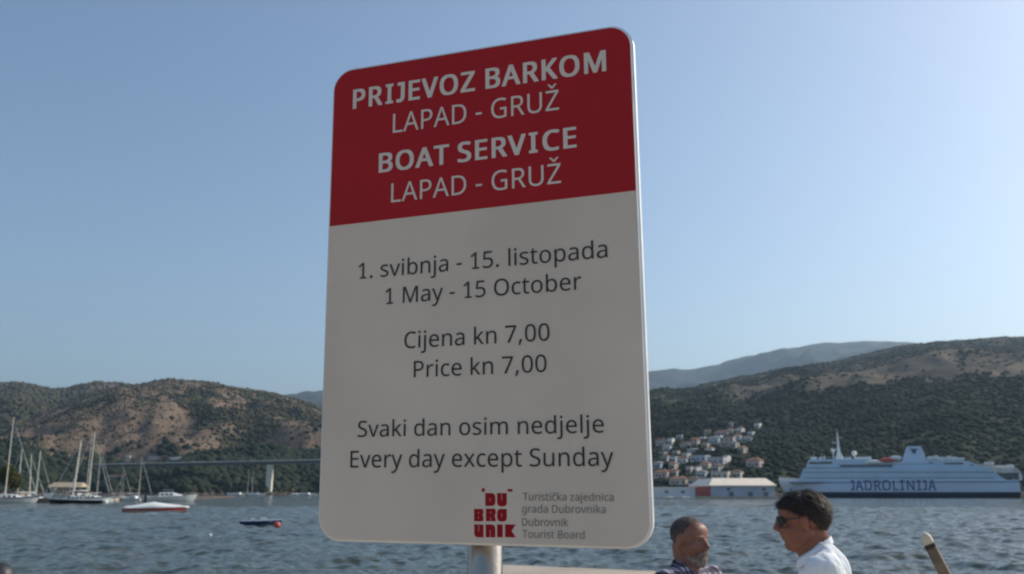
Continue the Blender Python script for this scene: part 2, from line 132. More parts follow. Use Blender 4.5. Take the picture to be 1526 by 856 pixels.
def glyph_mesh(body, bold):
    """flat lettering from outlines; returns coordinates (n,2), faces, layer index"""
    cu = bpy.data.curves.new('lettering', 'CURVE'); cu.dimensions = '2D'; cu.fill_mode = 'BOTH'; cu.resolution_u = 1
    x = 0; extra = []
    for ch in body:
        if ch == ' ': x += SPACE; continue
        adv, loops = GLYPH[ch]
        if ch == 'J' and bold: adv, loops = 282, [[50, 573, 236, 573, 236, 165, 224, 90, 188, 30, 120, -6, 48, -6, 16, 2, 16, 80, 64, 67, 108, 70, 142, 98, 158, 160, 158, 496, 50, 496]]
        dx = 0
        if ch == 'I' and bold: dx = 55; m_ = GLYPH['I'][1][0]; ix = (min(m_[::2])+max(m_[::2]))/2+dx; adv += 110; extra += [(x+ix-115, -12, x+ix+115, 72), (x+ix-115, 501, x+ix+115, 585)]
        if ch == '1' : m_ = loops[0]; ix = max(m_[::2]); extra += [(x+ix-165, 0, x+ix+100, 50)]
        for L in loops:
            sp = cu.splines.new('POLY'); sp.points.add(len(L)//2-1); sp.use_cyclic_u = True
            for k in range(len(L)//2): sp.points[k].co = ((x+L[2*k]+dx)/1000, L[2*k+1]/1000, 0, 1)
        x += adv+(48 if bold else 5)
    t = bpy.data.objects.new('tmp', cu); COL.objects.link(t); bpy.context.view_layer.update()
    me = bpy.data.meshes.new_from_object(t.evaluated_get(bpy.context.evaluated_depsgraph_get())); bpy.data.objects.remove(t)
    V = [(v.co.x, v.co.y, 0) for v in me.vertices]; Fs = [tuple(p.vertices) for p in me.polygons]; n0 = len(V); f0 = list(Fs)
    sh = [(0, 0)] if not bold else [(0, 0), (bold, 0), (-bold, 0), (bold, bold*.45), (-bold, -bold*.45), (-bold, bold*.45), (bold, -bold*.45)]
    for k, (ax, ay) in enumerate(sh[1:], 1): V += [(a_+ax, b_+ay, k) for a_, b_, _ in V[:n0]]; Fs += [tuple(i+k*n0 for i in f) for f in f0]
    for q in extra:
        q = [c/1000 for c in q]; b0 = len(V); V += [(q[0], q[1], 8), (q[2], q[1], 8), (q[2], q[3], 8), (q[0], q[3], 8)]; Fs.append((b0, b0+1, b0+2, b0+3))
    V = np.array(V, float); V[:, 0] -= V[:, 0].min(); return V, Fs
CAPH = max(GLYPH['H'][1][0][1::2])/1000 if 'H' in GLYPH else max(GLYPH['E'][1][0][1::2])/1000
# ------------------------------------------------------------------ materials
def mat(name, col, rough=.6, metal=0.0, var=.12, scale=4.0, bump=0.0, bscale=40.0, spec=.5, coords='Object', col2=None, detail=5):
    m = bpy.data.materials.new(name); m.use_nodes = True; n = m.node_tree; b = n.nodes['Principled BSDF']
    b.inputs['Roughness'].default_value = rough; b.inputs['Metallic'].default_value = metal
    b.inputs['Specular IOR Level'].default_value = spec
    tc = n.nodes.new('ShaderNodeTexCoord'); ns = n.nodes.new('ShaderNodeTexNoise')
    ns.inputs['Scale'].default_value = scale; ns.inputs['Detail'].default_value = detail
    n.links.new(tc.outputs[coords], ns.inputs['Vector'])
    cr = n.nodes.new('ShaderNodeValToRGB'); c = col
    c2 = col2 if col2 else tuple(k*(1-var) for k in c)
    cr.color_ramp.elements[0].color = (*c2, 1); cr.color_ramp.elements[1].color = (*(c if col2 else tuple(min(1, k*(1+var*.6)) for k in c)), 1)
    cr.color_ramp.elements[0].position = .35; cr.color_ramp.elements[1].position = .65
    n.links.new(ns.outputs['Fac'], cr.inputs[0]); n.links.new(cr.outputs[0], b.inputs['Base Color'])
    if bump:
        n2 = n.nodes.new('ShaderNodeTexNoise'); n2.inputs['Scale'].default_value = bscale; n2.inputs['Detail'].default_value = 4
        n.links.new(tc.outputs[coords], n2.inputs['Vector']); bp = n.nodes.new('ShaderNodeBump')
        bp.inputs['Strength'].default_value = bump; bp.inputs['Distance'].default_value = .5/bscale
        n.links.new(n2.outputs['Fac'], bp.inputs['Height']); n.links.new(bp.outputs[0], b.inputs['Normal'])
    return m
M_white = mat('sign_white_paint', (.63, .545, .46), .55, spec=.3, var=.09, scale=3)
M_red = mat('sign_red_vinyl', (.37, .016, .022), .6, spec=.15, var=.05, scale=5)
M_letw = mat('lettering_white', (.64, .575, .51), .5, spec=.3, var=.02)
M_letk = mat('lettering_dark', (.022, .02, .02), .5, var=.05)
M_letg = mat('lettering_grey', (.19, .18, .17), .5, var=.05)
M_alu = mat('aluminium', (.78, .78, .77), .38, .25, var=.06, scale=12)
M_galv = mat('galvanised_steel', (.42, .37, .32), .25, .95, var=.12, scale=14, bump=.1, bscale=60)
M_quay = mat('quay_concrete', (.45, .38, .30), .85, var=.2, scale=.7, bump=.3, bscale=9)
M_stone = mat('quay_stone', (.42, .37, .31), .85, var=.25, scale=1.5, bump=.4, bscale=6)
M_joint = mat('joint', (.12, .11, .1), .9)
M_shell = mat('boat_white', (.82, .82, .80), .3, var=.06, scale=.7)
M_cream = mat('boat_cream', (.62, .55, .42), .5, var=.12, scale=.8)
M_navy = mat('navy_paint', (.012, .03, .085), .35, var=.2, scale=.2)
M_black = mat('black_paint', (.015, .015, .018), .35, var=.2)
M_glass = mat('dark_glass', (.02, .03, .04), .08, var=.2, spec=.8)
M_mast = mat('mast_alloy', (.80, .74, .62), .45, .0, var=.06)
M_rope = mat('rigging', (.4, .38, .34), .5, .2)
M_canvas = mat('navy_canvas', (.02, .028, .05), .9, var=.3, scale=3)
M_canvas_r = mat('maroon_canvas', (.10, .035, .03), .9, var=.3, scale=3)
M_tan = mat('tan_canvas', (.46, .37, .25), .85, var=.2, scale=1.2)
M_redp = mat('red_gelcoat', (.42, .018, .03), .3, var=.12, scale=1)
M_bluep = mat('blue_gelcoat', (.02, .06, .16), .4, var=.2, scale=2)
M_orange = mat('orange_plastic', (.62, .12, .07), .5, var=.15, scale=4)
M_wood = mat('weathered_wood', (.20, .155, .11), .85, var=.35, scale=9, bump=.5, bscale=30)
M_woodp = mat('pale_painted_wood', (.62, .55, .42), .7, var=.15, scale=9)
M_ferry = mat('ferry_white', (.58, .68, .82), .4, var=.05, scale=.08)
M_ferry2 = mat('ferry_superstructure', (.50, .65, .80), .4, var=.06, scale=.12)
M_fletter = mat('ferry_lettering', (.03, .075, .26), .4, var=.1)
M_deck = mat('ferry_deck', (.66, .62, .58), .7, var=.2, scale=.3)
M_bridge = mat('bridge_concrete', (.74, .68, .57), .8, var=.1, scale=.1)
M_bdeck = mat('bridge_girder', (.13, .15, .18), .7, var=.1, scale=.1)
M_rock = mat('shore_rock', (.115, .09, .075), .9, var=.4, scale=.15, bump=.6, bscale=1)
M_roofw = mat('pale_roof_sheet', (.86, .74, .60), .6, var=.06, scale=.2)
M_whwall = mat('warehouse_wall', (.36, .42, .52), .7, var=.1, scale=.3)
M_whred = mat('warehouse_red', (.36, .045, .04), .7, var=.15, scale=.5)
M_skin = mat('skin_tan', (.25, .095, .058), .5, var=.12, scale=18, bump=.15, bscale=160)
M_skin2 = mat('skin_sunburnt', (.24, .10, .066), .5, var=.18, scale=14, bump=.3, bscale=120)
M_hair = mat('dark_brown_hair', (.026, .015, .009), .62, var=.5, scale=60, bump=.8, bscale=130)
M_hairg = mat('grey_brown_hair', (.085, .072, .062), .65, var=.4, scale=60, bump=.8, bscale=130)
M_beard = mat('grey_beard', (.33, .28, .23), .8, var=.4, scale=60, bump=.9, bscale=120)
M_shirt = mat('white_cotton', (.80, .83, .86), .85, var=.04, scale=6, bump=.5, bscale=16)
M_trous = mat('dark_trousers', (.03, .035, .05), .9, var=.2, scale=6, bump=.3, bscale=30)
M_shoe = mat('shoe_leather', (.03, .022, .018), .5)
M_iron = mat('black_cast_iron', (.02, .02, .024), .5, var=.3, scale=6, bump=.3, bscale=20)

def mat_plaid():
    m = mat('plaid_shirt', (.10, .085, .13), .85); n = m.node_tree; b = n.nodes['Principled BSDF']
    tc = n.nodes['Texture Coordinate']; mx = n.nodes.new('ShaderNodeSeparateXYZ'); n.links.new(tc.outputs['Object'], mx.inputs[0])
    outs = []
    for ax, fr in ((1, 210), (2, 190)):
        a = n.nodes.new('ShaderNodeMath'); a.operation = 'MULTIPLY'; a.inputs[1].default_value = fr; n.links.new(mx.outputs[ax], a.inputs[0])
        s_ = n.nodes.new('ShaderNodeMath'); s_.operation = 'SINE'; n.links.new(a.outputs[0], s_.inputs[0])
        g = n.nodes.new('ShaderNodeMath'); g.operation = 'GREATER_THAN'; g.inputs[1].default_value = .1; n.links.new(s_.outputs[0], g.inputs[0]); outs.append(g)
    ad = n.nodes.new('ShaderNodeMath'); ad.operation = 'ADD'; n.links.new(outs[0].outputs[0], ad.inputs[0]); n.links.new(outs[1].outputs[0], ad.inputs[1])
    cr = n.nodes.new('ShaderNodeValToRGB'); cr.color_ramp.elements[0].color = (.028, .022, .035, 1); cr.color_ramp.elements[1].color = (.42, .39, .48, 1)
    e = cr.color_ramp.elements.new(.5); e.color = (.13, .11, .16, 1)
    dv = n.nodes.new('ShaderNodeMath'); dv.operation = 'MULTIPLY'; dv.inputs[1].default_value = .5
    n.links.new(ad.outputs[0], dv.inputs[0]); n.links.new(dv.outputs[0], cr.inputs[0]); n.links.new(cr.outputs[0], b.inputs['Base Color'])
    return m
M_plaid = mat_plaid()

def mat_water():
    m = bpy.data.materials.new('sea_water'); m.use_nodes = True; n = m.node_tree; b = n.nodes['Principled BSDF']
    b.inputs['Base Color'].default_value = (.050, .062, .046, 1); b.inputs['Roughness'].default_value = .09; b.inputs['IOR'].default_value = 1.33
    tc = n.nodes.new('ShaderNodeTexCoord'); h = None
    for sc, dist, st, det in ((.16, .55, 1, 3), (.55, .22, 1, 4), (2.2, .055, 1, 5), (9, .010, .8, 3)):
        mp = n.nodes.new('ShaderNodeMapping'); mp.inputs['Scale'].default_value = (1, 1.35, 1); mp.inputs['Rotation'].default_value = (0, 0, R(18+sc*7))
        ns = n.nodes.new('ShaderNodeTexNoise'); ns.inputs['Scale'].default_value = sc; ns.inputs['Detail'].default_value = det
        n.links.new(tc.outputs['Object'], mp.inputs[0]); n.links.new(mp.outputs[0], ns.inputs['Vector'])
        bp = n.nodes.new('ShaderNodeBump'); bp.inputs['Distance'].default_value = dist; bp.inputs['Strength'].default_value = st
        n.links.new(ns.outputs['Fac'], bp.inputs['Height'])
        if h: n.links.new(h.outputs[0], bp.inputs['Normal'])
        h = bp
    n.links.new(h.outputs[0], b.inputs['Normal']); return m
M_water = mat_water()

def mat_terrain(name, dry, dry2, scrub, scrub2):
    m = bpy.data.materials.new(name); m.use_nodes = True; n = m.node_tree; b = n.nodes['Principled BSDF']; b.inputs['Roughness'].default_value = .95
    b.inputs['Specular IOR Level'].default_value = .1
    tc = n.nodes.new('ShaderNodeTexCoord'); at_ = n.nodes.new('ShaderNodeAttribute'); at_.attribute_name = 'cover'
    def nz(sc, det=6):
        x = n.nodes.new('ShaderNodeTexNoise'); x.inputs['Scale'].default_value = sc; x.inputs['Detail'].default_value = det; x.inputs['Roughness'].default_value = .65
        n.links.new(tc.outputs['Object'], x.inputs['Vector']); return x
    def ramp(src, c0, c1, p0=.35, p1=.65):
        r = n.nodes.new('ShaderNodeValToRGB'); r.color_ramp.elements[0].color = (*c0, 1); r.color_ramp.elements[1].color = (*c1, 1)
        r.color_ramp.elements[0].position = p0; r.color_ramp.elements[1].position = p1; n.links.new(src, r.inputs[0]); return r
    a = ramp(nz(.012).outputs[0], dry, dry2); c = ramp(nz(.05).outputs[0], scrub, scrub2)
    ns = nz(.035, 8); ad = n.nodes.new('ShaderNodeMath'); ad.operation = 'MULTIPLY_ADD'; ad.inputs[1].default_value = 1.5; ad.inputs[2].default_value = -.75
    n.links.new(ns.outputs[0], ad.inputs[0]); s_ = n.nodes.new('ShaderNodeMath'); s_.operation = 'ADD'
    n.links.new(ad.outputs[0], s_.inputs[0]); n.links.new(at_.outputs['Fac'], s_.inputs[1])
    k = ramp(s_.outputs[0], (0, 0, 0), (1, 1, 1), .4, .62)
    mx = n.nodes.new('ShaderNodeMix'); mx.data_type = 'RGBA'; n.links.new(k.outputs[0], mx.inputs[0]); n.links.new(a.outputs[0], mx.inputs[6]); n.links.new(c.outputs[0], mx.inputs[7])
    n.links.new(mx.outputs[2], b.inputs['Base Color'])
    bp = n.nodes.new('ShaderNodeBump'); bp.inputs['Distance'].default_value = 5; bp.inputs['Strength'].default_value = .6; n.links.new(nz(.09, 6).outputs[0], bp.inputs['Height']); n.links.new(bp.outputs[0], b.inputs['Normal'])
    return m
M_hillL = mat_terrain('hillside_left', (.15, .11, .08), (.24, .175, .125), (.05, .055, .032), (.09, .085, .05))
M_hillR = mat_terrain('hillside_right', (.10, .085, .062), (.165, .135, .10), (.024, .034, .022), (.05, .06, .034))
M_mount = mat_terrain('far_mountain', (.055, .065, .065), (.095, .095, .085), (.03, .045, .045), (.05, .065, .055))
M_scrub = mat('scrub_leaves', (.105, .095, .058), .9, var=.5, scale=.03, spec=.1, col2=(.05, .055, .036))
M_forest = mat('forest_leaves', (.036, .046, .027), .9, var=.5, scale=.012, spec=.1, col2=(.018, .029, .020))
M_leaf = mat('tree_leaves', (.10, .10, .02), .8, var=.5, scale=.5, spec=.15, col2=(.03, .045, .012))
M_bark = mat('bark', (.10, .075, .05), .9, var=.3, scale=3)

# ------------------------------------------------------------------ water, quay
def build_water():
    r = np.concatenate([np.geomspace(14, 190, 900), np.geomspace(195, 7500, 160)])
    th = np.radians(np.concatenate([np.linspace(-80, -36, 24, endpoint=False), np.linspace(-36, 36, 640), np.linspace(37, 80, 24)]))
    RR, TT = np.meshgrid(r, th, indexing='ij'); X = RR*np.sin(TT); Y = RR*np.cos(TT)
    Z = np.zeros_like(X); g = np.random.default_rng(3)
    cell = np.maximum(RR*.0029, .06)
    for k in range(90):
        lam = .45*(9.5/.45)**g.random(); a = R(205)+g.normal()*R(38); kk = 2*math.pi/lam
        amp = .0058*lam**.72*(.6+.8*g.random()); ph = g.random()*6.28
        fade = np.clip((lam/cell-2.2)/3, 0, 1)
        arg = kk*(X*math.cos(a)+Y*math.sin(a))+ph
        Z += fade*amp*(np.sin(arg)+.22*np.cos(2*arg))
    V = np.stack([X, Y, Z], -1).reshape(-1, 3)
    me = np_mesh('water', V, grid_faces(len(r), len(th)))
    me.flip_normals(); o = link('water', me, M_water, smooth=True); tag(o, kind='structure')
build_water()
QZ = 1.0
def poly_slab(name, pts, z0, z1, m, bevel=.03):
    b = MB(); n = len(pts); b.add([(x, y, z0) for x, y in pts]+[(x, y, z1) for x, y in pts], [tuple(range(n-1, -1, -1)), tuple(range(n, 2*n))]+[(i, (i+1) % n, n+(i+1) % n, n+i) for i in range(n)])
    o = b.build(name, m, bevel=bevel); tag(o, kind='structure'); return o
pa = ground(722, 840.5, QZ); pb = ground(985, 851.5, QZ)
dq = (pb-pa)*1.0; pc = pb+dq*.9
quay = poly_slab('quay', [(-70, -60), (70, -60), (70, 15.6), (pc.x+1.5, 15.6), (pc.x, pc.y), (pa.x, pa.y), (pa.x-.3, 15.6), (-70, 15.6)], -1.2, QZ, M_quay)
# paving joints where they are near enough: stone slabs along the quay edge
slab = MB().box((0, 0, 0), (1.46, .72, .10)).mesh('edging_stone', bevel=.012)
for i in range(44):
    x = -33+i*1.5
    if pa.x-1.0 < x < pc.x+2.6: continue
    o = link('edging_stone', slab, M_stone, quay); o.location = (x, 15.22, QZ+.03+random.uniform(-.006, .006))

# ------------------------------------------------------------------ terrain
def hsh(ix, iy, s):
    n = (ix*374761393+iy*668265263+s*974634777).astype(np.int64) & 0xffffffff
    n = ((n ^ (n >> 13))*1274126177) & 0xffffffff; n = n ^ (n >> 16); return (n & 0xffff)/65535.0
def vnoise(x, y, s):
    ix = np.floor(x).astype(np.int64); iy = np.floor(y).astype(np.int64); fx = x-ix; fy = y-iy
    fx = fx*fx*fx*(fx*(fx*6-15)+10); fy = fy*fy*fy*(fy*(fy*6-15)+10)
    return (hsh(ix, iy, s)*(1-fx)+hsh(ix+1, iy, s)*fx)*(1-fy)+(hsh(ix, iy+1, s)*(1-fx)+hsh(ix+1, iy+1, s)*fx)*fy
def fbm(x, y, sc, s, o=5, rough=.5):
    t = 0; a = 1; n = 0
    for k in range(o): t = t+a*(vnoise(x/sc*2**k+17.3*k, y/sc*2**k+5.1*k, s+k)-.5)*2; n += a; a *= rough
    return t/n
class Hill:
    def __init__(s, name, prof, S0, R0, m, amp, wl, cover, dep=1.8, na=620, nr=230, pw=.9, seed=1):
        xs, ys = zip(*prof); pts = [ray(x, y) for x, y in prof]
        s.az = np.array([math.atan2(p.x, p.y) for p in pts]); s.el = np.array([p.z/math.hypot(p.x, p.y) for p in pts])
        s.name, s.S0, s.R0, s.m, s.amp, s.wl, s.cov, s.dep, s.na, s.nr, s.pw, s.seed = name, S0, R0, m, amp, wl, cover, dep, na, nr, pw, seed
    def par(s, X, Y):
        r = np.hypot(X, Y); a = np.arctan2(X, Y)
        Sx = np.interp(a, *s.S0) if isinstance(s.S0, tuple) else s.S0
        Rx = s.R0*(1+.05*np.sin(a*9+s.seed)); Sx = Sx*(1+.02*np.sin(a*31+s.seed)+.012*np.sin(a*83))
        el = np.interp(a, s.az, s.el); return r, a, (r-Sx)/(Rx-Sx), np.maximum(el*Rx+CAMZ, -3)
    def height(s, X, Y):
        X = np.asarray(X, float); Y = np.asarray(Y, float); r, a, t, H = s.par(X, Y)
        tc = np.clip(t, 0, None); up = np.where(t < 1, np.clip(tc, 0, 1)**s.pw, np.maximum(1-(tc-1)*.55, -.1))
        taper = np.clip(tc*3.5, 0, 1)*np.clip(1.0-.82*np.clip(1-np.abs(t-1)*3, 0, 1), 0, 1)*np.clip(H/80, 0, 1)
        rid = (1-np.abs(fbm(X, Y, s.wl, s.seed+40, 5, .55))*2.2)
        z = H*up+taper*s.amp*(rid-.55+.6*fbm(X, Y, s.wl*.3, s.seed+60, 4))
        return np.where(t < 0, np.maximum(t*40, -6), z+.8+1.2*np.clip(tc*60, 0, 1))
    def cover(s, X, Y):
        r, a, t, H = s.par(X, Y); return s.cov(X, Y, np.clip(t, 0, 1.3), a)
    def build(s):
        a0, a1 = s.az[0], s.az[-1]; A = np.linspace(a0, a1, s.na)
        t = np.concatenate([np.linspace(-.02, 1.12, s.nr), np.linspace(1.17, s.dep, 14)])
        AA, TT = np.meshgrid(A, t, indexing='ij')
        Sx = np.interp(AA, *s.S0) if isinstance(s.S0, tuple) else s.S0+0*AA
        Rx = s.R0*(1+.05*np.sin(AA*9+s.seed)); Sx = Sx*(1+.02*np.sin(AA*31+s.seed)+.012*np.sin(AA*83)); r = Sx+(Rx-Sx)*TT
        X = r*np.sin(AA); Y = r*np.cos(AA); Z = s.height(X, Y); Z[:, -1] = -6
        me = np_mesh(s.name, np.stack([X, Y, Z], -1).reshape(-1, 3), grid_faces(*X.shape))
        at_ = me.attributes.new('cover', 'FLOAT', 'POINT'); at_.data.foreach_set('value', s.cover(X, Y).astype(np.float32).ravel())
        o = link(s.name, me, s.m, smooth=True); tag(o, kind='structure'); s.obj = o; return o
    def hit(s, x, y, lo=None, hi=None):
        d = ray(x, y); h = math.hypot(d.x, d.y); rr = np.arange(lo or 500, hi or 3500, 2.0)
        X = d.x/h*rr; Y = d.y/h*rr; Z = CAMZ+d.z/h*rr; H = s.height(X, Y); k = np.argmax((H >= Z) & (H > .4))
        return Vector((X[k], Y[k], H[k]))
def covL(X, Y, t, a):
    n = fbm(X, Y, 330, 91, 5, .6); n2 = fbm(X, Y, 900, 92, 3)
    c = .40+.9*n+.5*n2+.9*fbm(X, Y, 70, 96, 3, .7); c = c+.75*np.clip((.30-t)/.18, 0, 1); c = c-.36*np.exp(-((t-.46)/.15)**2)*np.clip((-.2-a)/.12, 0, 1.2)-.2*np.clip((t-.92)*6, 0, 1)
    return np.clip(c, 0, 1)
def covB(X, Y, t, a): return np.clip(.62+.9*fbm(X, Y, 500, 31, 5), 0, 1)
def covR(X, Y, t, a):
    b = np.interp(a, [.12, .20, .27, .34, .42, .5], [.78, .54, .30, .20, .30, .46])
    c = .95-.72*np.clip((t-b+.04)/.36, 0, 1)+.85*fbm(X, Y, 420, 71, 5, .6)+.5*fbm(X, Y, 60, 76, 3, .7)-.5*np.exp(-((t-.38)/.07)**2)*np.clip((a-.22)*8, 0, 1)
    return np.clip(c, 0, 1)
def covM(X, Y, t, a): return np.clip(.55+.8*fbm(X, Y, 1500, 51, 4), 0, 1)
mount = Hill('mountain', [(-700, 640), (0, 640), (300, 615), (400, 600), (439, 594), (472, 590), (600, 578), (800, 566), (972, 554.7), (1000, 551), (1036, 547), (1070, 546), (1095, 538), (1118, 531), (1156, 523), (1200, 519), (1250, 516), (1290, 508), (1350, 509), (1400, 515), (1526, 520), (2200, 560)], 4200, 7000, M_mount, 260, 1300, covM, 1.6, na=420, nr=120, seed=5); mount.build()
back = Hill('hill', [(-900, 560), (-500, 590), (-150, 572), (0, 576), (24, 573), (50, 577), (76, 582.5), (100, 582), (143, 573), (182, 575), (250, 582), (330, 600), (420, 625), (520, 660), (640, 735)], 1500, 3300, M_hillL, 45, 520, covB, 1.5, na=460, nr=160, seed=9); back.build()
left = Hill('hill', [(-500, 700), (-250, 690), (-60, 672), (0, 652), (30, 638), (60, 622), (100, 603), (143, 584), (182, 575), (213, 574), (249, 568), (300, 571), (353, 576.5), (402, 585.5), (433, 593), (472, 604), (550, 632), (620, 665), (700, 738)], 960, 2200, M_hillL, 40, 380, covL, 1.5, na=620, nr=230, seed=2); left.build()
right = Hill('hill', [(560, 738), (620, 715), (700, 675), (800, 635), (900, 605), (972, 588), (1023, 581.5), (1086, 569), (1149, 558), (1200, 549), (1250, 539), (1300, 527), (1350, 516.5), (1400, 511), (1450, 508.5), (1526, 503), (1700, 488), (2000, 500), (2600, 560)],
    (np.radians([-5, 5, 9, 14, 20, 30, 60]), np.array([760, 660, 560, 560, 600, 640, 640.])), 2400, M_hillR, 30, 420, covR, 1.5, na=640, nr=260, seed=3); right.build()

ICO = None
def ico():
    global ICO
    if ICO is None:
        bm = bmesh.new(); bmesh.ops.create_icosphere(bm, subdivisions=1, radius=1)
        ICO = (np.array([v.co[:] for v in bm.verts]), np.array([[v.index for v in f.verts] for f in bm.faces])); bm.free()
    return ICO
def clumps(name, P, Sz, m, flat=.8, parent=None, jit=.28):
    V0, F0 = ico(); n = len(P); g = np.random.default_rng(len(P))
    a = g.random(n)*6.283; ca, sa = np.cos(a)[:, None], np.sin(a)[:, None]
    J = 1+jit*(g.random((n, len(V0)))-.5)*2
    vx = V0[None, :, 0]*J; vy = V0[None, :, 1]*J; vz = V0[None, :, 2]*J*flat*(.8+.5*g.random((n, 1)))
    X = (vx*ca-vy*sa)*Sz[:, None]+P[:, 0:1]; Y = (vx*sa+vy*ca)*Sz[:, None]+P[:, 1:2]; Z = vz*Sz[:, None]+P[:, 2:3]
    V = np.stack([X, Y, Z], -1).reshape(-1, 3); Fc = (F0[None]+(np.arange(n)*len(V0))[:, None, None]).reshape(-1, 3)
    return link(name, np_mesh(name, V, Fc), m, parent, True)
HOUSE_SPOTS = []
def scrub(h, n, s0, s1, m, a0, a1, t0=.0, t1=1.05, thr=.35, name='scrub', dens=1.0):
    g = np.random.default_rng(n); A = a0+(a1-a0)*g.random(n*4); Tt = t0+(t1-t0)*g.random(n*4)**.8
    Sx = np.interp(A, *h.S0) if isinstance(h.S0, tuple) else h.S0
    Sx = Sx*(1+.02*np.sin(A*31+h.seed)+.012*np.sin(A*83)); r = Sx+3+(h.R0*(1+.05*np.sin(A*9+h.seed))-Sx)*Tt; X = r*np.sin(A); Y = r*np.cos(A); c = h.cover(X, Y)
    keep = (g.random(n*4) < np.clip((c-thr)*2.6, .03, 1)*dens)
    for hx, hy, hr in HOUSE_SPOTS: keep &= ~((np.hypot(X-hx*(1-hr*.6/np.hypot(hx, hy)), Y-hy*(1-hr*.6/np.hypot(hx, hy))) < hr))
    X = X[keep][:n]; Y = Y[keep][:n]; sz = s0+(s1-s0)*g.random(len(X))**1.6
    sz = sz*(.8+.2*np.hypot(X, Y)/1200); Z = h.height(X, Y); ok = Z > 1.2
    o = clumps(name, np.stack([X, Y, Z+sz*.25], 1)[ok], sz[ok], m); tag(o, kind='stuff'); return o

# ------------------------------------------------------------------ houses
wallm = {'white': mat('house_white', (.84, .81, .76), .8, var=.06), 'cream': mat('house_cream', (.68, .61, .50), .8, var=.1), 'pink': mat('house_pink', (.62, .47, .43), .8, var=.08),
         'grey': mat('house_grey', (.52, .53, .54), .8, var=.1), 'blue': mat('house_pale_blue', (.50, .57, .64), .8, var=.08), 'beige': mat('house_beige', (.60, .53, .45), .8, var=.1)}
roofm = {'red': mat('roof_red_tile', (.29, .135, .09), .85, var=.3, scale=1.5), 'brown': mat('roof_brown_tile', (.17, .10, .075), .85, var=.3, scale=1.5), 'grey': mat('roof_grey', (.24, .24, .24), .85, var=.2), 'flat': mat('roof_pale', (.48, .46, .43), .85, var=.1)}
M_win = mat('window_glass', (.03, .04, .05), .15, var=.3, spec=.6)
WINME = MB().box((0, 0, 0), (1.2, .12, 1.5)).mesh('window', bevel=.02)
DOORME = MB().box((0, 0, 0), (1.2, .12, 2.2)).mesh('door', bevel=.02)
def house(p, wpx, hpx, wc, rc, label, group, yaw=None, depth=None, name='house'):
    D = math.hypot(p.x, p.y); L = wpx*D/F*.95; Hh = max(hpx*D/F*.85, 4.0); W = depth or min(max(L*.6, 6), 11)
    yaw = R(-34+random.uniform(-12, 10)) if yaw is None else yaw
    o = empty(name, p, yaw, label, 'house', group)
    b = MB().box((0, W/2, Hh/2-3), (L, W, Hh+6)); b.build('wall', wallm[wc], o)
    rh = min(max(Hh*.28, 1.2), 2.4); e = .45
    rb = MB()
    if rc == 'flat': rb.box((0, W/2, Hh+.2), (L+.5, W+.5, .4))
    else:
        z = Hh; rb.add([(-L/2-e, -e, z), (L/2+e, -e, z), (L/2+e, W+e, z), (-L/2-e, W+e, z), (-L/2+W*.32, W/2, z+rh), (L/2-W*.32, W/2, z+rh), (-L/2-e, -e, z-.25), (L/2+e, -e, z-.25), (L/2+e, W+e, z-.25), (-L/2-e, W+e, z-.25)],
                [(0, 1, 5, 4), (1, 2, 5), (2, 3, 4, 5), (3, 0, 4), (9, 8, 7, 6), (0, 6, 7, 1), (1, 7, 8, 2), (2, 8, 9, 3), (3, 9, 6, 0)])
    ro = rb.build('roof', roofm[rc], o)
    if rc != 'flat' and L > 8: MB().box((L*.18, W*.62, Hh+rh*.8), (.9, .9, 1.6)).build('chimney', wallm[wc], ro)
    nf = max(1, int(Hh/3.0)); nw = max(2, int(L/3.4))
    for f in range(nf):
        for k in range(nw):
            z = 1.7+f*3.0
            if z+.9 > Hh: continue
            x = -L/2+L*(k+.5)/nw
            wi = link('window', WINME, M_win, o); wi.location = (x, -.02, z)
        wi = link('window', WINME, M_win, o); wi.location = (L/2+.02, W*.5, 1.7+f*3); wi.rotation_euler = (0, 0, math.pi/2)
        if 1.7+f*3+.9 > Hh: bpy.data.objects.remove(wi)
    dr = link('door', DOORME, M_wood, o); dr.location = (-L/2+L*.5/nw+1.7 if nw > 2 else -.2, -.03, 1.0)
    return o
HG = 'houses on the slope above the harbour'
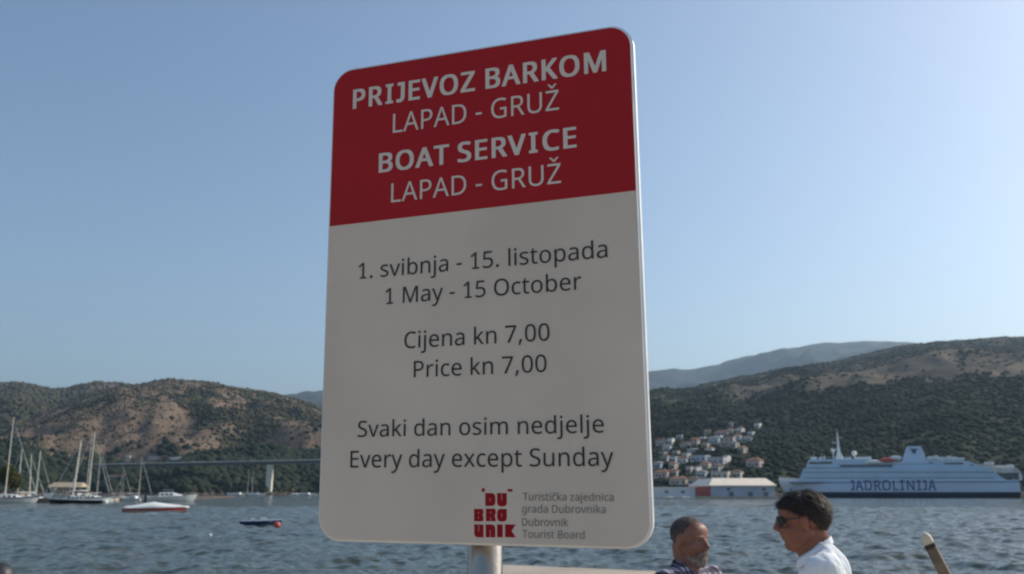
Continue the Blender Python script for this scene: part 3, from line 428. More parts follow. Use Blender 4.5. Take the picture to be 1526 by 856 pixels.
HL = [  # x, base y, width px, height px, wall, roof, label
 (984, 664, 15, 9, 'pink', 'brown', 'pink house with brown roof, highest at the left end of the hillside town'),
 (998, 663, 8, 10, 'white', 'flat', 'tall narrow white house beside the pink house near the sign edge'),
 (1020, 668, 14, 8, 'beige', 'brown', 'beige house with brown roof, centre left of the upper slope'),
 (1034, 666, 12, 12, 'pink', 'red', 'tall pink house with red roof between beige house and small white one'),
 (1046, 659, 8, 6, 'white', 'flat', 'small white flat roofed cube house in a gap of trees on upper slope'),
 (1031, 678, 15, 8, 'blue', 'grey', 'pale blue house with grey roof in the middle rows'),
 (1006, 680, 9, 7, 'beige', 'flat', 'small beige flat roofed house left of the pale blue one'),
 (1016, 692, 16, 9, 'white', 'brown', 'white house with brown roof low in the left part of town'),
 (1040, 688, 26, 6, 'blue', 'flat', 'long low pale blue block with flat roof in mid slope'),
 (1066, 692, 26, 11, 'grey', 'flat', 'wide grey apartment block with flat roof right of the long blue block'),
 (1081, 689, 7, 10, 'white', 'flat', 'narrow bright white tower house at right end of grey apartment block'),
 (1063, 662, 16, 10, 'blue', 'grey', 'pale blue house with grey roof on the upper slope left of pink block'),
 (1083, 665, 21, 14, 'pink', 'flat', 'largest pink apartment block with flat roof on the upper slope'),
 (1074, 650, 22, 7, 'pink', 'red', 'long pink house with red roof just above the large pink block'),
 (1088, 646, 8, 6, 'white', 'red', 'small white house with red roof at the top row of town'),
 (1101, 646, 10, 9, 'white', 'brown', 'white house with brown roof, second from the right in the top row'),
 (1128, 639, 8, 8, 'white', 'flat', 'highest white cube house standing alone above the town'),
 (1112, 660, 15, 8, 'grey', 'grey', 'grey house with grey roof at right edge of the upper slope'),
 (1122, 697, 22, 12, 'pink', 'red', 'isolated pink house with red roof above the warehouse'),
 (1026, 706, 8, 11, 'cream', 'flat', 'narrow cream house, left of a pair low in the town'),
 (1036, 706, 6, 11, 'white', 'flat', 'narrow white house, right of a pair low in the town'),
 (1044, 713, 15, 10, 'blue', 'grey', 'pale blue house with grey roof just above the red end of the warehouse'),
 (984, 713, 22, 9, 'pink', 'red', 'wide pink house with red roof low at the edge of the sign'),
 (1003, 711, 12, 8, 'beige', 'red', 'beige house with red roof beside the wide pink house'),
 (1010, 724, 26, 8, 'beige', 'red', 'long beige house with red roof in lowest row by the water'),
 (1032, 723, 16, 8, 'pink', 'brown', 'pink house with brown roof in lowest row beside the warehouse'),
 (1072, 714, 26, 6, 'cream', 'flat', 'long cream house showing above the left of the warehouse roof'),
 (1097, 713, 14, 6, 'cream', 'brown', 'cream house with brown roof showing above the middle of warehouse roof'),
 (979, 699, 12, 8, 'blue', 'grey', 'pale blue house touching the sign edge in the middle rows'),
 (990, 688, 10, 8, 'grey', 'brown', 'grey house with brown roof between pink and pale blue neighbours'),
 (1012, 655, 9, 6, 'grey', 'flat', 'small grey flat house above the beige brown roofed one'),
 (1054, 648, 10, 5, 'beige', 'brown', 'low beige house in the top row left of the long pink house'),
 (1001, 700, 10, 7, 'cream', 'red', 'cream house with red roof in the lower middle of town'),
 (1056, 676, 11, 7, 'white', 'red', 'white house with red roof above the grey apartment block'),
 (1104, 676, 10, 6, 'beige', 'red', 'beige house with red roof right of the white tower house'),
 (1070, 657, 9, 6, 'white', 'flat', 'small white house wedged above the two pale blue houses near the pink block'),
 (1098, 656, 11, 8, 'white', 'red', 'white house with red roof between the large pink block and the grey house'),
 (1050, 668, 9, 7, 'cream', 'brown', 'cream house with brown roof in the middle of the upper slope'),
 (993, 672, 12, 7, 'white', 'grey', 'white house with grey roof below the highest pink house near the sign'),
 (1020, 684, 10, 6, 'cream', 'flat', 'small cream flat house above the white brown roofed one'),
 (1003, 690, 9, 6, 'white', 'flat', 'small white flat house near the sign in the middle rows'),
 (1050, 700, 13, 8, 'beige', 'red', 'beige house with red roof right of the pair of narrow houses'),
 (1066, 704, 12, 7, 'grey', 'brown', 'grey house with brown roof between the apartment block and the warehouse'),
 (1118, 651, 8, 6, 'white', 'flat', 'small white flat house below the lone highest cube'),
 (1092, 668, 10, 6, 'beige', 'grey', 'beige house with grey roof just below the large pink block'),
 (986, 681, 10, 6, 'beige', 'flat', 'beige flat house by the sign edge in the middle rows'),
 (1088, 636, 7, 5, 'grey', 'brown', 'small grey house at the very top left of the lone white cube'),
]
for x, y, wp, hp, wc, rc, lb in HL:
    p = right.hit(x, y, 560); HOUSE_SPOTS.append((p.x, p.y, wp*math.hypot(p.x, p.y)/F*.55+4)); house(p, wp, hp, wc, rc, lb, HG)
HG2 = 'houses at the foot of the left hill'
for x, y, wp, hp, wc, rc, lb in [
 (262, 688, 22, 6, 'white', 'grey', 'long white building above the bridge road left of the pier'),
 (190, 685, 6, 5, 'white', 'flat', 'small lone white hut on dark slope above the moored sailing boats'),
 (172, 716, 20, 6, 'pink', 'brown', 'pink house with brown roof on shore behind the dark hulled yacht'),
 (228, 688, 14, 5, 'grey', 'flat', 'grey flat building left of the long white building'),
 (300, 694, 26, 4, 'beige', 'flat', 'low beige wall of a building beside the bridge road')]:
    p = left.hit(x, y, 900); HOUSE_SPOTS.append((p.x, p.y, wp*math.hypot(p.x, p.y)/F*.5+4)); house(p, wp, hp, wc, rc, lb, HG2, yaw=R(12+random.uniform(-6, 6)))

scrub(left, 33000, 1.4, 3.6, M_scrub, -.62, -.05, thr=.38)
scrub(left, 10500, 3.0, 7.0, M_forest, -.62, -.05, 0, .34, thr=.3, name='shore_wood')
scrub(back, 14000, 2.5, 6.0, M_scrub, -.60, -.28, .15, 1.05, thr=.2)
scrub(left, 24000, .9, 2.1, M_scrub, -.62, -.05, .15, 1.03, thr=-.2, dens=.6)
scrub(right, 30000, .8, 1.7, M_scrub, .02, .62, .45, 1.03, thr=-.3, dens=.8)
scrub(right, 52000, 1.3, 3.1, M_forest, -.10, .62, 0, 1.0, thr=.4, name='hillside_wood')
scrub(right, 11000, 1.2, 2.8, M_scrub, -.10, .62, .3, 1.05, thr=.15)

# shore rocks
def rocks(h, a0, a1, n, off):
    g = np.random.default_rng(n); A = a0+(a1-a0)*g.random(n); Sx = np.interp(A, *h.S0) if isinstance(h.S0, tuple) else h.S0
    Sx = Sx*(1+.02*np.sin(A*31+h.seed)+.012*np.sin(A*83)); r = Sx+off+6*g.random(n); sz = 1+2.0*g.random(n)**2
    o = clumps('shore_rocks', np.stack([r*np.sin(A), r*np.cos(A), .3+0*r], 1), sz, M_rock, .9); tag(o, kind='stuff')
rocks(left, -.5, -.05, 1000, -2); rocks(right, -.1, .6, 900, -2)

# ------------------------------------------------------------------ bridge
def bridge():
    A = at(140, 691.5, 930); B = at(700, 680, 930); o = empty('road_bridge', (A.x, A.y, 0), 0, 'long grey road bridge crossing the inlet on a pale concrete pier', 'bridge')
    L = B.x-A.x; z0, z1 = A.z, B.z
    def seg(y0, y1, d0, d1): return MB().add([(0, y0, z0+d0), (L, y0, z1+d0), (L, y1, z1+d0), (0, y1, z0+d0), (0, y0, z0+d1), (L, y0, z1+d1), (L, y1, z1+d1), (0, y1, z0+d1)], [(0, 3, 2, 1), (4, 5, 6, 7), (0, 1, 5, 4), (1, 2, 6, 5), (2, 3, 7, 6), (3, 0, 4, 7)])
    seg(0, 14, -.9, 0).build('deck', M_bridge, o); seg(2, 12, -3.4, -.9).build('girder', M_bdeck, o)
    rl = seg(.1, .2, .9, 1.1)
    n = 60
    for i in range(n): x = L*(i+.5)/n; z = z0+(z1-z0)*x/L; rl.box((x, .15, z+.5), (.12, .1, 1.0))
    rl.build('railing', M_bdeck, o)
    for i in range(9):
        x = L*(i+.5)/9; z = z0+(z1-z0)*x/L
        l = MB().tube((x, 13.5, z), (x, 13.5, z+7), .12, .08, 6); l.box((x, 12.9, z+7), (.25, 1.4, .15)); l.build('lamp_post', M_bdeck, o)
    def pier(px, ybase, wpx):
        p = at(px, ybase, 937); x = p.x-A.x; zt = z0+(z1-z0)*x/L-4.0; w_ = wpx*937/F
        MB().box((x, 7, (zt-2)/2), (w_*.86, 7, zt+2)).build('pier', M_bridge, o, bevel=.15)
        MB().box((x, 7, .6), (w_*1.3, 10, 2.4)).build('pier_footing', M_rock, o, bevel=.3)
    pier(400.5, 736, 9.0); pier(560, 737, 9)
bridge()

# ------------------------------------------------------------------ warehouse on the far quay
def warehouse():
    A = ground(1059.5, 742.6, 1.2); D = A.y; A = at(1059.5, 741, 405); B = at(1155, 741, 405)
    L = B.x-A.x; zt = at(1059.5, 723.5, 405).z; zr = at(1066, 714.5, 411).z
    o = empty('warehouse', (A.x, A.y, 1.0), 0, 'long low quayside warehouse with pale roof and red gable end, left of the ferry', 'warehouse')
    H = zt-1.0; W = 46; 
    MB().box((L/2, W/2, H/2), (L, W, H)).build('wall', M_whwall, o)
    MB().box((-.25, W/2+.05, H/2-.02), (.5, W-.1, H)).build('red_gable_wall', M_whred, o)
    e = .8; rh = zr-zt+.5; b = MB()
    b.add([(-e, -e, H), (L+e, -e, H), (L+e, W+e, H), (-e, W+e, H), (2.6, 8, H+rh), (L-1.4, 8, H+rh), (L-1.4, W-8, H+rh), (2.6, W-8, H+rh), (-e, -e, H-.35), (L+e, -e, H-.35), (L+e, W+e, H-.35), (-e, W+e, H-.35)],
          [(0, 1, 5, 4), (1, 2, 6, 5), (2, 3, 7, 6), (3, 0, 4, 7), (4, 5, 6, 7), (11, 10, 9, 8), (0, 8, 9, 1), (1, 9, 10, 2), (2, 10, 11, 3), (3, 11, 8, 0)])
    b.build('roof', M_roofw, o)
    dm = MB().box((0, 0, 0), (2.0, .2, 1.9)).mesh('loading_door', bevel=.03)
    for k, x in enumerate((L*.32, L*.62, L*.86)):
        d_ = link('loading_door', dm, M_bdeck, o); d_.location = (x, -.06, .95)
    wm = MB().box((0, 0, 0), (1.6, .14, .8)).mesh('window', bevel=.02)
    for k in (2, 7): w_ = link('window', wm, M_win, o); w_.location = (L*(k+.5)/9, -.03, H-1.6)
    q = poly_slab('far_quay', [(A.x-48, A.y-5), (B.x+1, A.y-5), (B.x+40, A.y+210), (A.x-48, A.y+210)], -2, 1.0, M_quay, .1)
    # low pale shed left of the warehouse
    a = at(975, 735, 412); c = at(1036, 735, 412)
    s_ = empty('long_shed', (a.x, a.y, 1.0), 0, 'low pale flat roofed shed between the sign edge and the red warehouse gable', 'shed')
    l2 = c.x-a.x; h2 = at(975, 727.5, 412).z-1
    MB().box((l2/2, 3, h2/2), (l2, 6, h2)).build('wall', wallm['blue'], s_); MB().box((l2/2, 3, h2+.15), (l2+.8, 6.8, .3)).build('roof', M_shell, s_)
    for k in (1, 3): w_ = link('window', wm, M_win, s_); w_.location = (l2*(k+.5)/5, -.03, h2*.55)
warehouse()

# ------------------------------------------------------------------ ferry
def ferry():
    b0 = at(1160, 741, 500); b1 = at(1522, 741, 462); b0.z = b1.z = 0
    L = (b1-b0).length; yaw = math.atan2(b1.y-b0.y, b1.x-b0.x)
    o = empty('car_ferry', b0, yaw, 'large white and pale blue car ferry with navy waterline moored beyond the men', 'ferry')
    ax = Vector((math.cos(yaw), math.sin(yaw), 0)); nn = Vector((-ax.y, ax.x, 0))
    def P(x, y):                # profile point in ferry coordinates
        d = ray(x, y); k = (b0-CP).dot(nn)/d.dot(nn); q = CP+d*k
        return ((q-b0).dot(ax), q.z)
    def X(x, y=720): return P(x, y)[0]
    def Z(y, x=1340): return P(x, y)[1]
    W = 19.5
    # hull: stations; bow at s=0
    zd = Z(718.5, 1200); zs = Z(711.5, 1500)
    def sheer(s): return zd+(zs-zd)*s/L*.35+.9*max(0, 1-s/22)**2
    def half(s, z):
        f = min(1, max(0.0, (s+1.2*z/ zd*1.0)/26))**.62; g = 1-.25*max(0, (s-L*.85)/(L*.15))*max(0, 1-z/3)
        return max(.06, W/2*f*g*(1-.12*max(0, 1-z/2.0)))
    def hullpart(zlo, zhi, name, m, grow=0.0):
        ss = [0, .8, 2, 4, 7, 10, 14, 18, 23, 28, 40, 60, 78, 90, L*.85, L]; rings = []
        for s in ss:
            a = zlo if not callable(zlo) else zlo(s); c = zhi if not callable(zhi) else zhi(s)
            off = max(0, 4.2*(1-c/zd)) if s < 1 else 0
            ring = []
            for z in np.linspace(a, c, 4): rk = 4.5*(1-min(z/zd, 1.0))*max(0, 1-s/25); ring.append((s+rk, W/2-half(s, z)-grow, z))
            for z in np.linspace(c, a, 4): rk = 4.5*(1-min(z/zd, 1.0))*max(0, 1-s/25); ring.append((s+rk, W/2+half(s, z)+grow, z))
            rings.append(ring)
        return MB().loft(rings).build(name, m, o)
    hullpart(Z(733.5, 1340), sheer, 'hull', M_ferry); hullpart(-1.5, Z(733.5, 1340)-.003, 'navy_waterline_band', M_navy, .03)
    # bow anchor mark
    def slab(name, x0, x1, y0, y1, m, d0=0, d1=None, par=None, bev=.1, slope=(0, 0)):
        a, za = P(x0, y0); c, zb = P(x1, y1); zt = Z(y1, (x0+x1)/2); zb_ = Z(y0, (x0+x1)/2); d1 = W-d0 if d1 is None else d1
        pts = [(a, zb_), (c, zb_), (c-slope[1], zt), (a+slope[0], zt)]
        return MB().prism(pts, d0, d1).build(name, m, par or o, bevel=bev)
    an = MB().box((X(1171)+1.8, 6.0, Z(733, 1171)), (.5, .5, 3.4)); an.box((X(1171)+1.8, 6.0, Z(737, 1171)), (3.4, .5, .6)); an.box((X(1171)+.2, 6.0, Z(736, 1171)), (.4, .5, 1.2)); an.box((X(1171)+3.4, 6.0, Z(736, 1171)), (.4, .5, 1.2))
    an.build('anchor', M_navy, o)
    bw = MB()
    zb = sheer(0)
    for s0, s1 in ((0.2, 5), (5, 11), (11, 17)):
        for sgn in (-1, 1):
            y0 = W/2+sgn*half(s0, zb); y1 = W/2+sgn*half(s1, zb); bw.add([(s0, y0, sheer(s0)-.05), (s1, y1, sheer(s1)-.05), (s1, y1, sheer(s1)+1.5), (s0, y0, sheer(s0)+1.7), (s0+.15, y0+.15, sheer(s0)-.05), (s1+.15, y1+.15*-sgn, sheer(s1)-.05), (s1+.15, y1-.15*sgn, sheer(s1)+1.5), (s0+.15, y0-.15*sgn, sheer(s0)+1.7)], [(0, 1, 2, 3), (7, 6, 5, 4), (3, 2, 6, 7), (0, 3, 7, 4), (1, 5, 6, 2)])
    bw.build('bow_bulwark', M_shell, o)
    slab('rubbing_strake', 1176, 1521, 719.4, 718.2, M_fletter, -.15, W+.15, bev=0)
    s1 = slab('lower_superstructure', 1189, 1500, 718.4, 697.5, M_ferry2, .5, slope=(3.2, 8), bev=.3)
    s2 = slab('wheelhouse_deck', 1200, 1300, 697.5, 684.5, M_ferry2, 1.5, slope=(2.0, 1), bev=.3)
    wb = MB()
    for k in range(12): wb.box((X(1204)+1.2+k*.0, 3+k*1.25, Z(689)), (.3, .9, 1.1))
    slab('wheelhouse_window_band', 1206, 1240, 691.5, 688.5, M_glass, 1.42, 2.2, s2, 0)
    slab('bridge_wing', 1213, 1224, 689, 684.8, M_ferry2, -.8, W+.8, s2)
    slab('boat_deck', 1255, 1460, 697.3, 692.5, M_ferry2, 2.0, slope=(0, 6), bev=.2)
    slab('promenade_shade_strip', 1252, 1330, 696.0, 692.5, M_bdeck, 1.3, 1.9, bev=0)  # solid dark strip; promenade shade put into its colour, nothing is cut open
    slab('aft_promenade_opening', 1408, 1436, 692.5, 689.8, M_glass, 2.2, 2.8, bev=0)
    slab('aft_deckhouse', 1385, 1458, 692.5, 684.5, M_ferry2, 2.6, slope=(0, 8), bev=.2)
    slab('top_deck', 1300, 1392, 692.3, 688.5, M_ferry2, 2.6, bev=.2)
    slab('stern_shade_fill', 1470, 1521, 711.5, 705.5, M_bdeck, 2.0, bev=.1)  # dark block painted as the shade in the open void under the stern deck
    slab('stern_deck', 1462, 1522, 705.3, 697.0, M_deck, .8, slope=(4, 2), bev=.2)
    slab('stern_upper_deck', 1452, 1488, 697, 691.5, M_deck, 2.2, slope=(0, 3), bev=.2)
    slab('stern_post', 1519.5, 1522.2, 716, 705.5, M_shell, -.1, W+.1, bev=.1)
    # windows rows
    wr = MB()
    for r_, yy in enumerate((704.0, 712.5)):
        for k in range(64):
            x = 1200+k*4.5
            if x > 1480: break
            s, z = P(x, yy); wr.box((s, .47, z), (.75, .12, .55))
    tag(wr.build('window_row', M_bdeck, s1), kind='stuff')
    rl = MB()
    for x0, x1, y in ((1200, 1300, 684), (1300, 1460, 691.8), (1462, 1521, 696.5)):
        a, z = P(x0, y); c, z2 = P(x1, y); z = Z(y, (x0+x1)/2)
        rl.tube((a, 2.0, z+1.0), (c, 2.0, z+1.0), .06, n=4)
        for k in range(int((c-a)/2.2)): rl.tube((a+k*2.2, 2.0, z), (a+k*2.2, 2.0, z+1.0), .045, n=4)
    rl.build('deck_railing', M_shell, o)
    # funnel
    a0, z0 = P(1345, 689); a1, _ = P(1384, 689); t0, zt = P(1353, 664.5); t1, _ = P(1372, 664.5)
    fn = MB().prism([(a0, z0), (a1, z0), (t1+.6, zt), (t0, zt)], W/2-3.6, W/2+3.6).build('funnel', M_ferry, o, bevel=.3)
    MB().prism([(t0+.4, zt-.1), (t1-.2, zt-.1), (t1-1.0, zt+1.7), (t0+.6, zt+1.7)], W/2-2.6, W/2+2.6).build('funnel_cap', M_black, fn, bevel=.15)
    f0, fz = P(1363, 672)
    MB().prism([(f0-2.2, fz+1.2), (f0+2.2, fz+1.2), (f0+.9, fz+.2), (f0+.9, fz-1.1), (f0-.9, fz-1.1), (f0-.9, fz+.2)], W/2-3.75, W/2-3.5).build('funnel_emblem', M_fletter, fn)
    # mast
    m0, mz = P(1250, 685); _, mt = P(1250, 643)
    mb = MB().prism([(m0-2.0, mz), (m0+3.0, mz), (m0+1.0, mz+(mt-mz)*.3), (m0+.35, mt), (m0-.3, mt), (m0-.6, mz+(mt-mz)*.3)], W/2-.7, W/2+.7)
    ms = mb.build('mast', M_shell, o, bevel=.08)
    mb = MB().box((m0-2.4, W/2, mz+5.6), (3.4, 1.0, .3)); mb.box((m0-3.0, W/2, mz+6.3), (.4, 3.2, .35)); mb.box((m0-1.8, W/2, mz+9.0), (2.6, .8, .25)); mb.box((m0-2.4, W/2, mz+9.6), (.3, 2.2, .3)); mb.box((m0+1.3, W/2, mz+11.6), (2.0, .4, .2)); mb.tube((m0, W/2, mt-.2), (m0, W/2, mt+1.8), .08, n=5)
    mb.build('radar_platform', M_shell, ms)
    for x, y, r_ in ((1241, 671, 1.0), (1273, 675, 1.3)):
        s, z = P(x, y); rb = MB().ell((s, W/2-2, z), (r_, r_, r_), 14, 9); rb.tube((s, W/2-2, Z(684, x)-.3), (s, W/2-2, z-r_*.7), .25, n=6); rb.build('radome', M_shell, o, smooth=True)
    for x, w_, h_ in ((1212, 3.0, 1.1), (1222, 1.6, .9), (1228, .8, 1.6), (1264, 3.2, .9), (1286, 8, 1.1)):
        s, z = P(x, 684.3); MB().box((s, W/2-4, z+h_/2), (w_, 3, h_)).build('deck_locker', M_shell, o, bevel=.15)
    for x, w_, h_ in ((1388, 3.0, 1.5), (1396, 2.2, 2.0), (1406, 3.4, 1.2), (1416, 2.0, 1.8), (1424, 2.6, 1.3), (1434, 3.0, .9), (1476, 4.0, 1.2), (1494, 5, 1.0), (1508, 3, 1.5)):
        s, z = P(x, 684.5 if x < 1450 else 692 if x < 1480 else 697); MB().box((s, W/2-5, z+h_/2), (w_, 3, h_)).build('deck_locker', M_shell, o, bevel=.15)
    for x in (1213, 1225): s, z = P(x, 684); MB().tube((s, 5, z), (s, 5, z+3.2), .1, .05, 5).build('whip_aerial', M_shell, o)
    def lifeboat(x, y, l, m):
        s, z = P(x, y); rings = []
        for u in np.linspace(-1, 1, 9):
            k = max(.12, (1-abs(u)**2.6)); rings.append([(s+u*l/2, 2.0+1.3*k*math.cos(t), z+1.15*k**.6*math.sin(t)) for t in np.linspace(0, 2*math.pi, 12, endpoint=False)])
        lb = MB().loft(rings).build('lifeboat', m, o, smooth=True)
        d = MB(); [d.box((s+q*l*.33, 3.4, z+.6), (.25, 2.4, .3)) for q in (-1, 1)]; [d.box((s+q*l*.33, 4.3, z-.6), (.3, .3, 2.6)) for q in (-1, 1)]; d.build('davit', M_shell, lb)
    lifeboat(1300, 688.8, 9, M_shell); lifeboat(1323, 685.5, 8.5, M_orange); lifeboat(1335, 682.5, 5.5, M_shell)
    rf = MB().tube((0, -.7, 0), (0, .7, 0), .55, n=10).mesh('life_raft', bevel=.06)
    for x, y in ((1389, 683), (1394, 681.5), (1399, 683), (1404, 685), (1413, 683.5), (1422, 684)):
        s, z = P(x, y); r_ = link('life_raft', rf, M_shell, o); r_.location = (s, 3.2, z-.2)
    MB().box((P(1395, 686)[0], 4, Z(686, 1395)), (8, 1.6, .5)).build('raft_cradle', M_shell, o)
    # name on the side
    Vt, Ft = glyph_mesh('JADROLINIJA', .012)
    x0, za = P(1268, 731); x1, zb_ = P(1396, 731); zt = Z(716, 1332)
    cx = Vt[:, 0]/Vt[:, 0].max(); me = bpy.data.meshes.new('lettering'); me.from_pydata([(x0+c*(x1-x0), -.09-.01*k_, za+v/CAPH*(zt-za)) for c, v, k_ in zip(cx, Vt[:, 1], Vt[:, 2])], [], Ft)
    lo = link('lettering', me, M_fletter, o)
    sf = MB()      # serifs
    for k, (u0, u1) in enumerate(((.0, .05), (.11, .2), (.22, .30), (.33, .43), (.56, .62), (.66, .69), (.72, .8), (.82, .85), (.86, .89), (.92, 1.0))):
        sf.box((x0+(u0+u1)/2*(x1-x0), -.1, za+.1), ((u1-u0)*(x1-x0)*.8, .06, .22))
        sf.box((x0+(u0+u1)/2*(x1-x0), -.1, zt-.1), ((u1-u0)*(x1-x0)*.5, .06, .22))
    sf.build('lettering_serifs', M_fletter, o)
ferry()

# ------------------------------------------------------------------ boats
def hull_rings(L, B, fb, keel=-.4, rake=.9, bowup=.35, flare=.25, stern=.8):
    rings = []
    for u in (0, .08, .25, .45, .65, .8, .9, .96, 1.0):
        k = stern+(1-stern)*min(1, u/.4) if u < .4 else max(.02, 1-((u-.4)/.6)**2.3)
        zt = fb*(1+bowup*u**2); ring = []
        for q in (1, .85, .55, .2, 0, -.2, -.55, -.85, -1):
            a = abs(q); z = keel+(zt-keel)*a**1.4; y = (1 if q > 0 else -1 if q < 0 else 0)*B/2*k*(a**.42)*(1-flare*.5*(1-a))
            ring.append((-L/2+u*L+rake*(a-1)*u**3, y, z))
        rings.append(ring)
    return rings
def make_hull(L, B, fb, m, par, **kw):
    rs = hull_rings(L, B, fb, **kw); b = MB(); b.loft(rs, close=True, caps=True); return b.build('hull', m, par, smooth=False)
def sailboat(p, L, heading, mast_h, label, hm=None, cm=None, boom_cover=None, group=None, mx=.05, lean=0.0, two=False, cat='sailing boat', mr=.10):
    o = empty('sailing_yacht', (p.x, p.y, 0), heading, label, cat, group)
    fb = L*.085; B = L*.28
    h = make_hull(L, B, fb, hm or M_shell, o, rake=L*.07)
    rs = hull_rings(L, B, fb, rake=L*.07); band = MB()
    for i in range(len(rs)-1):
        for sgn in (0, -1):
            a = Vector(rs[i][sgn]); c = Vector(rs[i+1][sgn]); s_ = 1 if sgn == 0 else -1
            band.add([a+Vector((0, .03*s_, -.22)), c+Vector((0, .03*s_, -.22)), c+Vector((0, .03*s_, .04)), a+Vector((0, .03*s_, .04))], [(0, 1, 2, 3)])
    band.build('sheer_stripe', M_shell if hm in (M_black, M_navy) else M_navy, h)
    cb = MB(); zc = fb*1.08; ch = L*.05+.15
    cb.loft([[(-L*.15, -B*.30, zc-.3), (-L*.15, B*.30, zc-.3), (-L*.15, B*.25, zc+ch), (-L*.15, -B*.25, zc+ch)], [(L*.08, -B*.30, zc-.3), (L*.08, B*.30, zc-.3), (L*.08, B*.24, zc+ch), (L*.08, -B*.24, zc+ch)], [(L*.28, -B*.14, zc-.3), (L*.28, B*.14, zc-.3), (L*.24, B*.10, zc+ch*.35), (L*.24, -B*.10, zc+ch*.35)]])
    ca = cb.build('cabin', cm or M_shell, o, bevel=.03)
    for k in range(4):
        for s_ in (-1, 1): MB().box((-L*.1+k*L*.075, s_*B*.285, zc+ch*.4), (L*.05, .05, ch*.42)).build('cabin_window', M_glass, ca)
    def mast(x, hgt, r):
        top = Vector((x-L*.0+lean*hgt, 0, hgt)); m = MB().tube((x, 0, fb), top, r, r*.6, 8)
        m.tube((x+lean*hgt*.5, -B*.22, hgt*.55), (x+lean*hgt*.5, B*.22, hgt*.55), .035, n=5); mo = m.build('mast', M_mast, o, smooth=False)
        st = MB(); st.tube(top-Vector((0, 0, .3)), (L*.47, 0, fb*1.35), .022, n=4); st.tube(top-Vector((0, 0, .2)), (-L*.48, 0, fb), .022, n=4)
        for s_ in (-1, 1): st.tube((x+lean*hgt*.5, s_*B*.22, hgt*.55), (x, s_*B*.45, fb), .018, n=4); st.tube((x+lean*hgt*.5, s_*B*.22, hgt*.55), top-Vector((0, 0, .5)), .018, n=4)
        st.build('rigging', M_rope, o)
        MB().tube((x, 0, fb+ch+.75), (x-L*.34, 0, fb+ch+.85), .07, n=6).build('boom', M_mast, o)
        if boom_cover: 
            rg = [[(x-.1-L*.33*u, .16*math.cos(t)*(1.1-u*.6), fb+ch+.98+.26*math.sin(t)*(1.15-u*.6)) for t in np.linspace(0, 6.283, 8, endpoint=False)] for u in np.linspace(0, 1, 6)]
            MB().loft(rg).build('sail_cover', boom_cover, o, smooth=True)
    mast(L*mx, mast_h, mr)
    if two: mast(-L*.3, mast_h*.72, mr*.8)
    # furled jib, rails, sprayhood
    a = Vector((L*.46, 0, fb*1.4)); t = Vector((L*mx+lean*mast_h, 0, mast_h-.6)); MB().tube(a+(t-a)*.06, a+(t-a)*.9, .05, .03, 6).build('furled_jib', M_shell, o)
    rl = MB()
    for s_ in (-1, 1):
        pr = None
        for i in range(1, len(rs)-1):
            v = Vector(rs[i][0 if s_ > 0 else -1]); rl.tube(v, v+Vector((0, 0, .65)), .015, n=4)
            if pr: rl.tube(pr+Vector((0, 0, .65)), v+Vector((0, 0, .65)), .012, n=4)
            pr = v
    rl.build('guard_rail', M_rope, o)
    sh = [[(-L*.15+L*.0*k, B*.26*math.cos(t), zc+ch*.6+.75*math.sin(t)*(1-.25*k)) for t in np.linspace(0, math.pi, 8)] for k in (0, 1)]
    for q, r_ in enumerate(sh[1]): sh[1][q] = (-L*.15+L*.09, r_[1], r_[2])
    MB().loft(sh, close=True).build('sprayhood', boom_cover or M_canvas, o)
    return o
def motorboat(p, L, heading, label, hm=None, group=None, top=True, cat='motor boat', stripe=None, name='motor_boat'):
    o = empty(name, (p.x, p.y, 0), heading, label, cat, group); fb = L*.10+.15; B = L*.33
    make_hull(L, B, fb, hm or M_shell, o, rake=L*.10, bowup=.45)
    b = MB(); z = fb*1.02
    if top:
        b.loft([[(-L*.28, -B*.36, z-.2), (-L*.28, B*.36, z-.2), (-L*.26, B*.30, z+L*.085), (-L*.26, -B*.30, z+L*.085)], [(L*.10, -B*.34, z-.2), (L*.10, B*.34, z-.2), (0, B*.27, z+L*.09), (0, -B*.27, z+L*.09)], [(L*.32, -B*.18, z-.2), (L*.32, B*.18, z-.2), (L*.29, B*.12, z+.05), (L*.29, -B*.12, z+.05)]])
        c = b.build('cabin', M_shell, o, bevel=.04)
        for k in range(3):
            for s_ in (-1, 1): MB().box((-L*.2+k*L*.085, s_*B*.335, z+L*.045), (L*.06, .08, L*.035)).build('cabin_window', M_glass, c)
        MB().add([(L*.02, -B*.25, z+L*.088), (L*.02, B*.25, z+L*.088), (-L*.03, B*.22, z+L*.13), (-L*.03, -B*.22, z+L*.13)], [(0, 1, 2, 3), (3, 2, 1, 0)]).build('windscreen', M_glass, c)
    else:
        MB().box((-L*.1, 0, z), (L*.5, B*.5, .12)).build('thwart', M_wood, o)
    rl = MB(); rs = hull_rings(L, B, fb, rake=L*.10, bowup=.45)
    for s_ in (0, -1):
        pr = None
        for i in range(4, 9):
            v = Vector(rs[i][s_]); rl.tube(v, v+Vector((0, 0, .5)), .02, n=4)
            if pr: rl.tube(pr+Vector((0, 0, .5)), v+Vector((0, 0, .5)), .02, n=4)
            pr = v
    rl.build('bow_rail', M_alu, o)
    MB().box((-L*.52, 0, fb*.6), (L*.06, B*.16, fb*1.3)).build('outboard_motor', M_black, o, bevel=.04)
    return o
